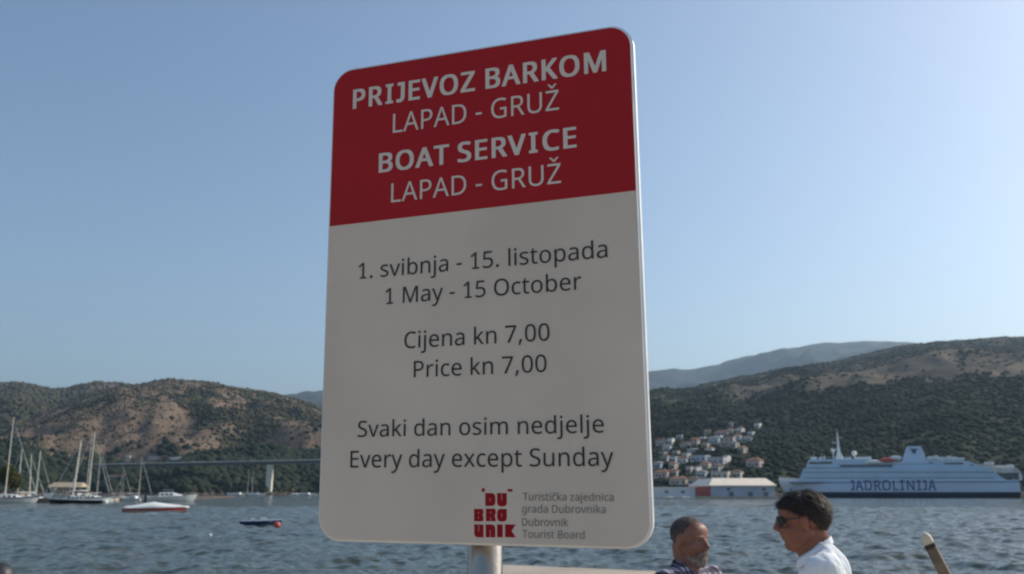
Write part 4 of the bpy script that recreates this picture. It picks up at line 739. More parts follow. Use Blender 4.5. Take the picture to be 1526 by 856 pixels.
# --- marina at the left
g1 = 'sailing yachts moored at the left jetty'
def wat(x, y): return ground(x, y, 0)
def ang(deg): return R(deg)
p = wat(8, 750.5); sailboat(p, 15, ang(24), 21.5, 'white sailing yacht cut by the left edge of the photo, tallest leaning mast', mx=-.02, cm=M_shell, boom_cover=M_canvas, group=g1, mr=.15)
p = wat(28, 746); p2 = at(28, 740, p.y+26); sailboat(p2, 12, ang(205), 18.5, 'white yacht second from the left with a thick upright mast', boom_cover=M_shell, group=g1, mr=.22)
p2 = at(41, 740, 262); sailboat(p2, 10, ang(38), 13.0, 'white yacht third from the left, mast leaning over tan awning', boom_cover=M_tan, group=g1, mr=.18, lean=-.05)
p2 = at(50, 740, 275); sailboat(p2, 11, ang(30), 14.5, 'white yacht with slanting stays behind the tan awning', boom_cover=M_shell, group=g1, mr=.19)
p = wat(112, 751); sailboat(p, 12.2, ang(205), 15.1, 'black hulled sailing yacht with maroon sail cover and thick leaning mast', hm=M_black, boom_cover=M_canvas_r, group=g1, mr=.27, mx=.06, lean=-.045)
p2 = at(127, 740, 266); sailboat(p2, 14, ang(34), 19.2, 'white two masted yacht behind the black hulled yacht, tallest of the middle masts', boom_cover=M_shell, group=g1, mr=.23, two=False, lean=0.01)
p2 = at(131.5, 740, 275); sailboat(p2, 12, ang(204), 19.6, 'white yacht whose slim mast stands close beside the tallest middle mast', group=g1, mr=.11)
p2 = at(141, 740, 268); sailboat(p2, 11, ang(36), 14.8, 'white yacht with thin mast at the right of the masts behind the black hull', group=g1, mr=.08)
p2 = at(177, 741, 330); sailboat(p2, 9, ang(22), 12.5, 'small cream yacht with a thin mast, left of two short ones', group=g1, mr=.07, cm=M_cream)
p2 = at(184, 741, 345); sailboat(p2, 8, ang(205), 9.5, 'small white yacht with short greenish mast right of the cream yacht', group=g1, mr=.09)
p2 = at(204, 741, 320); sailboat(p2, 10.5, ang(28), 14.6, 'grey white yacht with a lone tall mast behind the red speedboat', group=g1, mr=.11)
p2 = at(367, 740, 700); sailboat(p2, 13, ang(10), 19, 'distant yacht left of the bridge pier, left mast of a pair', group='distant yachts below the bridge', mr=.15)
p2 = at(374, 740, 720); sailboat(p2, 12, ang(-10), 18, 'distant yacht left of the bridge pier, right mast of a pair', group='distant yachts below the bridge', mr=.15)
p = wat(256, 748.5); my = motorboat(p, 13.5, ang(22), 'white motor yacht with sloping bow and hardtop behind the red speedboat', name='motor_yacht', cat='motor yacht')
b = MB().box((-1.2, 0, 3.35), (2.9, 2.2, .16)); [b.tube((-1.2+sx*1.2, sy*.95, 2.4), (-1.2+sx*1.2, sy*.95, 3.3), .04, n=5) for sx in (-1, 1) for sy in (-1, 1)]; b.build('hardtop', wallm['grey'], my, bevel=.04)
b = MB().tube((-5.6, 0, 1.2), (-5.7, 0, 4.6), .05, .03, 5); b.build('aerial', M_canvas_r, my)
def speedboat():
    p = wat(231, 763.5); D = p.y; L = 90*D/F; o = empty('speedboat', (p.x, p.y, 0), R(24), 'sleek white speedboat with broad red hull band moored in the foreground harbour', 'speedboat')
    B = L*.24; rs = hull_rings(L, B, .62, rake=.9, bowup=.25, stern=.75); low = []; up = []
    MB().loft(rs).build('hull', M_redp, o)
    deck = []
    for u, hh in ((0, .10), (.06, .28), (.2, .42), (.38, .72), (.48, .82), (.6, .62), (.8, .34), (.95, .15), (1.02, .06)):
        k = (.75+.25*min(1, u/.4)) if u < .4 else max(.04, 1-((min(u, 1)-.4)/.6)**2.3); zt = .62*(1+.25*u**2)-.06
        deck.append([(-L/2+u*L, B/2*k*1.03*math.cos(t), zt+(hh*math.sin(t) if math.sin(t) > 0 else -.20*abs(math.sin(t)))) for t in np.linspace(0, 2*math.pi, 16, endpoint=False)])
    MB().loft(deck).build('deck_cover', M_shell, o, smooth=True)
    rs2 = [[(x, y*1.015, min(z, .25)) for x, y, z in r] for r in hull_rings(L*1.003, B, .62, rake=.9, bowup=.25, stern=.75)]
    MB().loft(rs2).build('white_boot_top', M_shell, o)
    MB().tube((-L*.02, -.3, 1.3), (L*.08, -.3, 1.28), .05, n=6).build('grab_rail', M_alu, o)
speedboat()
def rowboat():
    p = wat(389, 783); L = 58*p.y/F; o = empty('rowing_boat', (p.x, p.y, 0), R(12), 'small dark blue open boat with pale gunwale lying alone on the water', 'rowing boat')
    rs = hull_rings(L, 1.35, .36, keel=-.2, rake=.25, bowup=.25, stern=.8, flare=.2)
    b = MB(); n = len(rs[0])
    inner = [[(x, y*.9, z+.05 if abs(y) < .1 else z) for x, y, z in r] for r in rs]
    V = [p_ for r in rs for p_ in r]; Fs = [(k*n+i, k*n+i+1, (k+1)*n+i+1, (k+1)*n+i) for k in range(len(rs)-1) for i in range(n-1)]; Fs.append(tuple(range(n)))
    b.add(V, Fs); h = b.build('hull', M_bluep, o); sm = h.modifiers.new('thick', 'SOLIDIFY'); sm.thickness = .04; sm.offset = 1
    g = MB()
    for s_ in (0, -1):
        for i in range(len(rs)-1): g.tube(rs[i][s_], rs[i+1][s_], .035, n=6)
    g.build('gunwale', wallm['blue'], o)
    for x in (-.9, 0, .8):
        MB().box((x, 0, .30), (.24, 1.1, .04)).build('thwart', M_woodp, o)
    MB().box((.15, 0, .52), (.5, .35, .28)).build('folded_cover', M_shell, o, bevel=.06)
    MB().box((-.75, .1, .5), (.35, .3, .2)).build('folded_cover', M_shell, o, bevel=.06)
rowboat()
def buoy(x, y, r, m, label, name='mooring_buoy'):
    p = wat(x, y); o = empty(name, (p.x, p.y, 0), 0, label, 'buoy'); MB().ell((0, 0, r*.45), (r, r, r), 18, 12).build('float', m, o, smooth=True)
    b = MB().tube((0, 0, r*1.35), (0, 0, r*1.6), r*.12, n=8); b.build('mooring_eye', M_iron, o)
buoy(413, 785, .27, M_orange, 'orange round buoy floating at the right end of the blue boat'); buoy(313, 799, .10, M_shell, 'small white buoy alone on the water left of the blue boat')
buoy(157, 750.5, .62, M_shell, 'big white round buoy just right of the black hulled yacht')
gb = 'small boats along the far shores'
for i, (x, y, D, L, hd, lb) in enumerate([
  (163, 741, 300, 7, 10, 'small cream cabin boat right of the black hulled yacht'), (195, 742, 300, 7.5, 170, 'small white motor boat left of the lone tall mast'), (217, 742, 310, 8, 5, 'white motor boat between the lone tall mast and the motor yacht'),
  (351, 739, 640, 13, 170, 'distant white boat with high cabin left of the mast pair'), (383, 739, 660, 12, 0, 'distant low white boat just left of the bridge pier'),
  (441, 739, 700, 11, 20, 'distant white boat right of the bridge pier'), (455, 739, 690, 12, 160, 'distant white boat between the bridge pier and the sign edge'), (466, 739, 700, 9, 0, 'distant white boat touching the left edge of the sign'),
  (985, 741, 380, 6, 170, 'white boat on the right shore nearest the sign edge'), (995, 741, 382, 5.5, 10, 'second white boat right of the sign edge by the far quay'), (1006, 741, 384, 5, 160, 'third small boat along the far quay from the sign edge'), (1016, 741, 380, 6, 0, 'last small white boat before the red warehouse gable'), (1029, 741, 386, 4.5, 175, 'tiny dinghy moored against the red warehouse gable')]):
    motorboat(at(x, y, D), L, R(hd), lb, group=gb, hm=M_cream if i in (0,) else None)
motorboat(wat(52, 749.5), 8, R(5), 'olive and cream fishing boat between the left white yacht and black hull', hm=M_wood, group=g1)
# jetty and the tan awning behind the yachts
ja = at(-60, 740, 284); jb = at(172, 740, 296)
poly_slab('marina_jetty', [(-330, ja.y), (jb.x, jb.y), (jb.x, jb.y+6), (-330, ja.y+6)], -2, .9, M_quay, .05)
def awning():
    a = at(33, 737, 272); c = at(86, 737, 272); o = empty('market_awning', (a.x, a.y+14, .9), 0, 'long tan canvas awning on posts on the jetty behind the left yachts', 'awning')
    L = c.x-a.x; h0 = at(40, 726, 286).z-.9; h1 = at(40, 719, 288).z-.9
    MB().prism([(0, h0), (L, h0), (L, h0-.25), (0, h0-.25)], 0, .06).build('valance', M_tan, o)
    MB().add([(0, 0, h0), (L, 0, h0), (L-.6, 3, h1), (.6, 3, h1), (L, 6, h0), (0, 6, h0)], [(0, 1, 2, 3), (3, 2, 4, 5), (0, 3, 5), (1, 4, 2)]).build('canvas_roof', M_tan, o)
    for k in range(6):
        for y in (.1, 5.8): MB().tube((L*k/5*.98+.1, y, 0), (L*k/5*.98+.1, y, h0), .06, n=6).build('post', M_alu, o)
awning()
def crate(x, D, s, m, label, name='storage_box'):
    a = at(x, 737, D); o = MB().box((0, 0, s*.45), (s*1.4, s, s*.9)).build(name, m, bevel=.04, loc=(a.x, a.y, .9)); tag(o, label, 'box', 'boxes on the marina jetty')
for x, s, m, lb in ((58, 1.5, wallm['pink'], 'pinkish box below the left end of the tan awning'), (68, 1.2, M_orange, 'orange box in the middle under the tan awning'), (75, 1.8, M_shell, 'largest white box near the right end of tan awning'), (90, 1.6, wallm['beige'], 'beige box right of the tan awning'), (101, 1.3, wallm['pink'], 'pink box behind the bow of the black yacht')): crate(x, 287, s, m, lb)
def tree(x, ybase, D, H, Wd, label, m=M_leaf, seed=0):
    a = at(x, ybase, D); a.z = .8; o = empty('shore_tree', a, 0, label, 'tree', 'broad trees behind the left jetty'); g = np.random.default_rng(seed)
    t = MB(); t.tube((0, 0, 0), (.1, 0, H*.35), H*.045, H*.03, 8)
    for k in range(7):
        an = k*.9+g.random(); t.tube((.1, 0, H*(.28+.03*k)), (math.cos(an)*Wd*.32, math.sin(an)*Wd*.32, H*(.55+.05*k)), H*.018, H*.006, 5)
    t.build('trunk', M_bark, o)
    n = 1500; d = g.normal(size=(n, 3)); d /= np.linalg.norm(d, axis=1)[:, None]; k = 7; cen = np.stack([(g.random(k)-.5)*Wd*.55, (g.random(k)-.5)*Wd*.55, H*(.5+.3*g.random(k))], 1)
    ci = g.integers(0, k, n); P = cen[ci]+d*np.array([Wd*.26, Wd*.26, H*.2])*(.55+.45*g.random((n, 1)))
    clumps('crown', P, .10+.22*g.random(n)*1.0+H*.008, m, .6, o, .5)
p = at(0, 738, 310); poly_slab('left_shore', [(-330, 292), (-126, 292), (-118, 330), (-150, 520), (-420, 520)], -2, .8, M_rock, .2)
tree(8, 738, 322, 12, 8.0, 'broad green tree at left edge behind the first white yacht', seed=1); tree(20, 738, 352, 9, 6, 'smaller olive tree right of the broad tree behind the masts', seed=2)
tree(-22, 738, 330, 14, 10, 'large tree just outside the left edge of the photo', seed=3)

# ------------------------------------------------------------------ people
def remesh(mb, name, m, parent, vox=.006, sm=6):
    me = mb.mesh(name+'_raw'); t = bpy.data.objects.new('tmp', me); COL.objects.link(t)
    r = t.modifiers.new('r', 'REMESH'); r.mode = 'VOXEL'; r.voxel_size = vox; r.use_smooth_shade = True
    if sm: s_ = t.modifiers.new('s', 'SMOOTH'); s_.iterations = sm; s_.factor = .5
    bpy.context.view_layer.update()
    out = bpy.data.meshes.new_from_object(t.evaluated_get(bpy.context.evaluated_depsgraph_get())); bpy.data.objects.remove(t)
    out.name = name; return link(name, out, m, parent, True)
def person(c7, heading, hc, pitch, yawh, label, skin, hair_m, hairline, shirt_m, young, hs=1.0, T=(0, 0, 0)):
    """c7: world point at the base of the neck; heading: yaw of the body (x forward); hc: skull centre relative to c7"""
    zf = c7.z-QZ; o = empty('person', (c7.x, c7.y, QZ), heading, label, 'person'); C7 = Vector((0, 0, zf))
    HM = Matrix.Rotation(yawh, 3, 'Z') @ Matrix.Rotation(pitch, 3, 'Y'); HC = C7+Vector(hc)
    def H(x, y, z): return HC+HM @ (Vector((x, y, z))*hs)
    TV = Vector(T)
    def B(x, y, z): return C7+Vector((x, y, z))+TV*(1 if z > -1.0 else .6)
    k = (zf)/1.42
    b = MB(); fz = .014 if young else .0; exf = .004 if young else 0
    def he(x, y, z, rx, ry, rz): b.ell(H(x, y, z), (rx*hs, ry*hs, rz*hs), 24, 16, HM)
    he(-.012, 0, .026, .090, .074, .077); he(.028, 0, -.030, .060, .060, .072); he(.052, 0, -.092, .026, .027, .019); he(.02, 0, -.07, .05, .045, .035)
    for s_ in (-1, 1):
        b.cap(H(-.008, s_*.054, -.045), H(.045, s_*.022, -.092), .020*hs, .016*hs)
        he(-.004+exf, s_*.077, -.010+fz*.6, .018, .012, .031)
        he(.046, s_*.042, -.028, .026, .022, .022)
        he(.096, s_*.013, -.036+fz, .010, .007, .008)
        b.cap(H(.078, s_*.012, .016+fz), H(.066, s_*.045, .014+fz), .010*hs, .009*hs)
    b.cap(H(.080, 0, .012+fz), H(.108, 0, -.027+fz), .0075*hs, .0105*hs); b.cap(H(.104, 0, -.029+fz), H(.088, 0, -.042+fz), .010*hs, .008*hs)
    he(.083, 0, -.056+fz, .012, .024, .006); he(.081, 0, -.068+fz, .012, .021, .007); he(.070, 0, -.087+fz*.3, .018, .02, .02); he(.050, 0, .034, .036, .060, .046)
    b.cap(H(-.030 if young else -.042, 0, -.045), C7+TV*.5+Vector((.018, 0, -.03)), .052*hs, .048); b.cap(H(.0, 0, -.065), C7+TV*.5+Vector((.030, 0, -.07)), .043*hs, .046)
    # torso, arms, legs
    def trunk(q, g=0.0):
        q.ell(B(.005, 0, -.22), (.095+g, .165+g, .20+g), 24, 14); q.ell(B(.0, 0, -.14), (.075+g, .17+g, .125+g), 24, 14)
        for s_ in (-1, 1):
            q.cap(B(.0, s_*.03, -.082), B(.012, s_*.165, -.100), .046+g, .052+g)
        q.ell(B(.055, 0, -.40), (.105+g, .145+g, .18+g), 24, 14)
    def arms(q, g=0.0, full=True):
        for s_ in (-1, 1):
            sh = B(.015, s_*.185, -.10); el = B(-.015, s_*.225, -.38*k); wr = B(.06, s_*.215, -.62*k)
            q.cap(sh, el, .052+g, .042+g)
            if full: q.cap(el, wr, .040, .027)
    def legs(q, g=0.0, z1=None):
        q.ell(B(.035, 0, -.55*k), (.112+g, .158+g, .13+g), 24, 14)
        for s_ in (-1, 1):
            kn = B(.045, s_*.10, -(zf-.47*k)); an = B(.02, s_*.105, -(zf-.09)); q.cap(B(.03, s_*.085, -.62*k), kn, .085+g, .056+g); q.cap(kn, an, .054+g*1.6, .036+g*1.6)
    trunk(b); arms(b); legs(b)
    for s_ in (-1, 1):
        wr = B(.06, s_*.215, -.62*k); b.ell(wr+Vector((.012, 0, -.055)), (.038, .016, .05), 14, 10)
        for f, (dx, ln) in enumerate(((.032, .066), (.012, .076), (-.008, .070), (-.026, .056))):
            p0 = wr+Vector((.012+dx, 0, -.09)); p1 = p0+Vector((.006, -s_*.006, -ln*.55)); p2 = p1+Vector((-.002, -s_*.018, -ln*.45)); b.cap(p0, p1, .0095, .0085); b.cap(p1, p2, .0085, .0072)
        t0 = wr+Vector((.045, 0, -.03)); b.cap(t0, t0+Vector((.028, -s_*.012, -.035)), .012, .010); b.cap(t0+Vector((.028, -s_*.012, -.035)), t0+Vector((.03, -s_*.022, -.06)), .010, .008)
        b.cap(B(.02, s_*.105, -(zf-.06)), B(.15, s_*.12, -(zf-.035)), .036, .028)
    body = remesh(b, 'body', skin, o, .0062, 3)
    # clothes
    t = MB(); trunk(t, .012); arms(t, .016, False); t.ell(B(.045, 0, -.52*k), (.125, .168, .10), 24, 12)
    if not young: pass
    sh = remesh(t, 'shirt', shirt_m, o, .009, 6)
    me = sh.data; co = np.zeros(len(me.vertices)*3); me.vertices.foreach_get('co', co); co = co.reshape(-1, 3)
    f = fbm(co[:, 0]*1.0+co[:, 1]*.6+5, co[:, 2]*.35+3, .045, 5, 3)+.7*fbm(co[:, 1]+9, co[:, 2]+co[:, 0], .12, 9, 3)
    nn_ = np.zeros(len(me.vertices)*3); me.vertices.foreach_get('normal', nn_); nn_ = nn_.reshape(-1, 3); co += nn_*(f*.012)[:, None]; me.vertices.foreach_set('co', co.ravel()); me.update()
    tr = MB(); legs(tr, .014); remesh(tr, 'trousers', M_trous, o, .011, 4)
    sb = MB()
    for s_ in (-1, 1): sb.cap(B(.01, s_*.105, -(zf-.05)), B(.165, s_*.122, -(zf-.04)), .048, .038)
    remesh(sb, 'shoe', M_shoe, o, .009, 3)
    # collar: a folded band round the neck, open at the front
    n = 40; lo = []; hi = []; ou = []
    def CB(x, y, z): return C7+TV*.45+Vector((x, y, z))
    for i in range(n+1):
        a = R(22)+(2*math.pi-R(44))*i/n; c_, s_ = math.cos(a), math.sin(a)
        cx, rx, ry = .020, .062, .064; zc = -.004-.078*(c_*.5+.5)
        lo.append(CB(cx+rx*c_*1.02, ry*s_*1.02, zc-.026)); hi.append(CB(cx+rx*c_*.98, ry*s_*.98, zc+.034)); ou.append(CB(cx+rx*c_*1.22, ry*s_*1.28, zc-.012-.022*(c_*.5+.5)))
    cb = MB().add(lo+hi+ou, [(i, i+1, n+2+i, n+1+i) for i in range(n)]+[(n+1+i, n+2+i, 2*n+3+i, 2*n+2+i) for i in range(n)])
    co_ = cb.build('collar', shirt_m if young else M_trous, sh, smooth=True); md = co_.modifiers.new('t', 'SOLIDIFY'); md.thickness = .004; ss = co_.modifiers.new('s', 'SUBSURF'); ss.levels = ss.render_levels = 1
    # hair: closed cap that dips into the skull outside the hairline
    nu, nv = 120, 72; V = []
    for j in range(nv+1):
        ph = math.pi*j/nv
        for i in range(nu):
            th = 2*math.pi*i/nu; d = Vector((math.sin(ph)*math.cos(th), math.sin(ph)*math.sin(th), math.cos(ph)))
            g = hairline(d); n1 = float(fbm(np.array(th*3.0+2), np.array(ph*9.0), 1.0, 3, 3)); n2 = float(fbm(np.array(th*16.0+2), np.array(ph*4.0+7), 1.0, 8, 2))
            q = max(0.0, min(1.0, g*7+.5)); rr = .90+q*(.10+.020+(.075 if young else .03)*n1+(.045 if young else .012)*n2)+ (.012*q if young else -.030*q)
            V.append(H(-.012+.090*rr*d.x+(.012*q*max(0, d.x) if young else 0), .075*rr*d.y, .026+.077*rr*d.z))
    hb = MB().add(V, [(j*nu+i, (j+1)*nu+i, (j+1)*nu+(i+1) % nu, j*nu+(i+1) % nu) for j in range(nv) for i in range(nu)]); hr = hb.build('hair', hair_m, o, smooth=True)
    # strands lying along the skull
    g = np.random.default_rng(4 if young else 6); V = []; Fs = []; n_ = 5200 if young else 2600; tries = 0
    while len(V) < n_*6 and tries < 60000:
        tries += 1; d = Vector(g.normal(size=3)).normalized()
        if hairline(d) < (.01 if young else -.02): continue
        k_ = 1.0 if young else .955
        p0 = Vector((-.012+.0955*k_*d.x+(.010*max(0, d.x) if young else 0), .0795*k_*d.y, .026+.0815*k_*d.z))
        if young and d.x > .0 and d.z > .25: tn = Vector((.8, .35*math.sin(d.y*9)+g.normal()*.25, .25+g.normal()*.25))
        else: tn = Vector((-.45+g.normal()*.15, g.normal()*.2, -.9))
        tn = (tn-d*tn.dot(d)).normalized(); ln = (.020+.026*g.random()) if young else (.008+.006*g.random()); lift = ln*((.10+.50*g.random()**1.5) if young else (.05+.25*g.random())); w_ = (.0016 if young else .0008)
        sd_ = tn.cross(d)*w_; q0 = p0-tn*ln*.5-d*.003; q1 = p0+d*lift*.5+tn*ln*.1; q2 = p0+tn*ln*.6+d*lift*.6
        b0 = len(V); V += [H(*(q0-sd_)), H(*(q0+sd_)), H(*(q1-sd_)), H(*(q1+sd_)), H(*(q2-sd_*.2)), H(*(q2+sd_*.2))]; Fs += [(b0, b0+1, b0+3, b0+2), (b0+2, b0+3, b0+5, b0+4)]
    hs_me = bpy.data.meshes.new('hair_strands'); hs_me.from_pydata(V, [], Fs); tag(link('hair_strands', hs_me, hair_m, hr), kind='stuff')
    # eyes
    for s_ in (-1, 1):
        e = MB().ell(H(.0655, s_*.031, -.002), (.0112*hs,)*3, 14, 10).build('eye', M_eye, o, smooth=True)
        MB().ell(H(.0725, s_*.031, -.002), (.0060*hs,)*3, 10, 8).build('iris', M_black, e, smooth=True)
        bw = MB().cap(H(.0845, s_*.016, .021+fz*.2), H(.0735, s_*.045, .021+fz*.2), .0034*hs, .0026*hs); bw.build('eyebrow', hair_m if young else M_beard, o, smooth=True)
    lp = MB().ell(H(.0885, 0, -.0575+fz), (.0055, .020, .0042), 14, 8, HM).ell(H(.0868, 0, -.0665+fz), (.0055, .018, .0046), 14, 8, HM)
    lp.build('lips', M_lip, o, smooth=True)
    return o, H, B, HM
M_eye = mat('eye_white', (.20, .17, .155), .3, var=.1)
M_lip = mat('lips', (.36, .13, .11), .5, var=.1)
# young man: profile to the left
def hl_young(d):
    return d.z-float(np.interp(d.x, (-1, -.5, -.2, .03, .38, .47, .62, 1), (-.88, -.84, -.36, .04, .10, .16, .36, .50)))
D1 = 3.55
c7 = at(1213, 802, D1); hcen = at(1197, 776, D1)-c7
yo, H1, B1, HM1 = person(c7, math.pi-R(13), (-hcen.x, 0, hcen.z), R(9), R(0), 'young man in white shirt and dark sunglasses seen in profile facing left', M_skin, M_hair, hl_young, M_shirt, True, .96, (-.032, 0, -.004))
tag(yo, group=None)
gl = MB()
for s_ in (-1, 1):
    rings = []
    for u in (-1, -.5, 0, .5, 1): pass
    pts = [(.096-.012*(math.cos(t)*.5+.5)**2, s_*(.033+.026*math.cos(t)), .010+.0195*math.sin(t)) for t in np.linspace(0, 2*math.pi, 22, endpoint=False)]
    pts = [(x-.020*max(0, (abs(y)-.045)/.017)**1.5, y, z) for x, y, z in pts]
    c_ = len(pts); V = [H1(*p_) for p_ in pts]+[H1(p_[0]-.006, p_[1], p_[2]) for p_ in pts]+[H1(.097, s_*.033, .010)]
    gl.add(V, [(i, (i+1) % c_, 2*c_) for i in range(c_)]+[(i, c_+i, c_+(i+1) % c_, (i+1) % c_) for i in range(c_)]+[tuple(range(2*c_-1, c_-1, -1))])
    gl.tube(H1(.078, s_*.062, .016), H1(.012, s_*.084, .014), .0022, n=6); gl.tube(H1(.076, s_*.062, .016), H1(.076, s_*.062, .008), .004, n=6)
gl.tube(H1(.101, -.010, .016), H1(.101, .010, .016), .002, n=6)
so = gl.build('sunglasses', M_black, yo, smooth=False)
so.parent = yo
# bearded man: three-quarter view facing right and towards the camera
def hl_old(d):
    return d.z-float(np.interp(d.x, (-1, -.5, -.2, .0, .3, .45, .62, 1), (-.86, -.80, -.36, .02, .06, .42, .66, .95)))-.10*(1-abs(d.y))*max(0, d.x)
D2 = 4.45
c7b = at(1019, 842, D2); hb_ = at(1028, 803.5, D2)-c7b
hd = R(-42)
old, H2, B2, HM2 = person(c7b, hd, (hb_.x*math.cos(hd), -hb_.x*math.sin(hd), hb_.z), R(4), R(-6), 'older man with short grey hair and white beard in a plaid shirt looking right', M_skin2, M_hairg, hl_old, M_plaid, False, .96, (0, 0, .028))
# parented geometry is in the person's own coordinates already
bb = MB()
for x, y, z, rx, ry, rz in ((.058, 0, -.098, .034, .034, .026), (.052, .022, -.086, .028, .018, .022), (.052, -.022, -.086, .028, .018, .022), (.082, 0, -.083, .014, .018, .016)): bb.ell(H2(x, y, z), (rx, ry, rz), 20, 12, HM2)
for s_ in (-1, 1): bb.cap(H2(.030, s_*.046, -.080), H2(.045, s_*.030, -.092), .010, .013); bb.cap(H2(.094, s_*.004, -.050), H2(.078, s_*.030, -.064), .0065, .007)
bd = remesh(bb, 'beard', M_beard, old, .0035, 3)
me = bd.data; co = np.zeros(len(me.vertices)*3); me.vertices.foreach_get('co', co); co = co.reshape(-1, 3); nn_ = np.zeros(len(co)*3); me.vertices.foreach_get('normal', nn_)
nn_ = nn_.reshape(-1, 3); co += nn_*(fbm(co[:, 0]*2, co[:, 1]*2+co[:, 2], .008, 5, 2)*.004)[:, None]; me.vertices.foreach_set('co', co.ravel()); me.update()
g = np.random.default_rng(8); V = []; Fs = []
for i in g.integers(0, len(co), 2600):
    p0 = Vector(co[i]); d = Vector(nn_[i]); tn = Vector((.25*g.normal(), .25*g.normal(), -1)); tn = (tn-d*tn.dot(d)).normalized(); ln = .007+.007*g.random(); sd_ = tn.cross(d)*.0007; q2 = p0+tn*ln+d*ln*.45; b0 = len(V)
    V += [p0-sd_-d*.001, p0+sd_-d*.001, q2]; Fs.append((b0, b0+1, b0+2))
bs_me = bpy.data.meshes.new('beard_strands'); bs_me.from_pydata([tuple(v) for v in V], [], Fs); tag(link('beard_strands', bs_me, M_beard, bd), kind='stuff')

# ------------------------------------------------------------------ post, bollard
def leaning_post():
    t = at(1377.5, 797, 7.2); bpt = at(1408, 856, 7.2); d = (t-bpt).normalized(); base = t-d*((t.z-QZ)/d.z)
    o = empty('leaning_post', (base.x, base.y, QZ), 0, 'weathered square timber post leaning left with a pale painted tip at lower right', 'wooden post')
    Ln = (t-base).length; q = Vector((0, 0, 1)).rotation_difference(d).to_matrix() @ Matrix.Rotation(R(-28), 3, 'Z')
    def P(x, y, z): return q @ Vector((x, y, z))
    w0, w1 = .058, .036
    def sec(z0, z1, a0, a1): return MB().loft([[P(-a, -a, z), P(a, -a, z), P(a, a, z), P(-a, a, z)] for z, a in ((z0, a0), (z1, a1))])
    sec(-.02, Ln-.10, w0, w1).build('shaft', M_wood, o, bevel=.006)
    sec(Ln-.0995, Ln-.072, w1*1.08, w1*1.08).build('dark_band', M_black, o, bevel=.003)
    tp = MB().loft([[P(-a, -a, z), P(a, -a, z), P(a, a, z), P(-a, a, z)] for z, a in ((Ln-.0715, w1), (Ln-.02, w1*.95), (Ln+.012, w1*.45))]); tp.build('painted_tip', M_woodp, o, bevel=.006)
leaning_post()
def bollard():
    p = at(2, 838, 11.0); h = p.z-QZ; o = empty('mooring_bollard', (p.x-.02, p.y, QZ), 0, 'black rounded mooring bollard cut off at the bottom left corner', 'bollard')
    pr = [(.22, 0), (.22, .05), (.14, .09), (.125, h*.62), (.17, h*.70), (.19, h*.80), (.15, h*.92), (.08, h*.985), (.001, h)]
    MB().loft([[(r*math.cos(t), r*math.sin(t), z) for t in np.linspace(0, 6.2832, 28, endpoint=False)] for r, z in pr]).build('post', M_iron, o, smooth=True)
    MB().box((0, 0, .012), (.52, .52, .024)).build('base_plate', M_iron, o, bevel=.006)
bollard()

# ------------------------------------------------------------------ the sign
corn = [(496.5, 106.5), (941.8, 33), (973.8, 820), (472, 806.5)]
dd = [ray(*c) for c in corn]
Am = np.array([dd[0][:], (-dd[1])[:], dd[2][:], (-dd[3])[:]]).T; sv = np.linalg.svd(Am)[2][-1]; sv = sv/sv[0]
PP = [d*float(s_) for d, s_ in zip(dd, sv)]
ks = .6/(PP[1]-PP[0]).length; PP = [CP+p_*ks for p_ in PP]
bc = (PP[2]+PP[3])/2; ex = (PP[1]-PP[0]).normalized(); ez = (PP[0]-PP[3]).normalized(); ey = ez.cross(ex).normalized()   # ey points away from the viewer
SW = .6; SH = (PP[0]-PP[3]).length; O0 = PP[3]
so_ = empty('boat_service_sign', (bc.x, bc.y, QZ), 0, 'large red and white boat service price sign on a round steel post', 'sign')
FR = Matrix((ex, ey, ez)).transposed()
OFF = O0-Vector((bc.x, bc.y, QZ))
def SP(u, v, n=0.0): return OFF+FR @ Vector((u, n, v))      # u right, v up, n away from viewer
def uv(x, y):
    d = ray(x, y); k = (O0-CP).dot(ey)/d.dot(ey); q = CP+d*k-O0; c = ex.dot(ez); a_, b_ = q.dot(ex), q.dot(ez); return (a_-c*b_)/(1-c*c), (b_-c*a_)/(1-c*c)
def rrect(u0, u1, v0, v1, r, corners=(1, 1, 1, 1), n=9):
    out = []
    for (cx, cy, a0, c) in ((u1-r, v1-r, 0, corners[1]), (u0+r, v1-r, 90, corners[0]), (u0+r, v0+r, 180, corners[3]), (u1-r, v0+r, 270, corners[2])):
        if c: out += [(cx+r*math.cos(R(a0+90*i/n)), cy+r*math.sin(R(a0+90*i/n))) for i in range(n+1)]
        else: out.append((u1 if a0 in (0, 270) else u0, v1 if a0 in (0, 90) else v0))
    return out
def plate(name, pts, n0, n1, m, parent, bevel=0, seg=2):
    k = len(pts); b = MB(); b.add([SP(u, v, n0) for u, v in pts]+[SP(u, v, n1) for u, v in pts], [tuple(range(k)), tuple(range(2*k-1, k-1, -1))]+[(i, k+i, k+(i+1) % k, (i+1) % k) for i in range(k)])
    return b.build(name, m, parent, bevel=bevel, seg=seg)
bo = plate('rim', rrect(0, SW, 0, SH, .044, n=14), 0, .020, M_alu, so_, bevel=.0035, seg=3)
me = bo.data
for pl in me.polygons: pl.use_smooth = True
IN = .0042
plate('panel', rrect(IN, SW-IN, IN, SH-IN, .040, n=14), -.0006, .001, M_white, so_)
ub, vb = uv(489.6, 338); ub2, vb2 = uv(949.5, 284); vb1, vb = vb, (vb+vb2)/2
plate('header_panel', [(u, v if v > vb+1e-6 else (vb1 if u < SW/2 else vb2)) for u, v in rrect(IN+.0008, SW-IN-.0008, vb, SH-IN-.0008, .0395, (1, 1, 0, 0), 14)], -.0012, -.0004, M_red, so_)
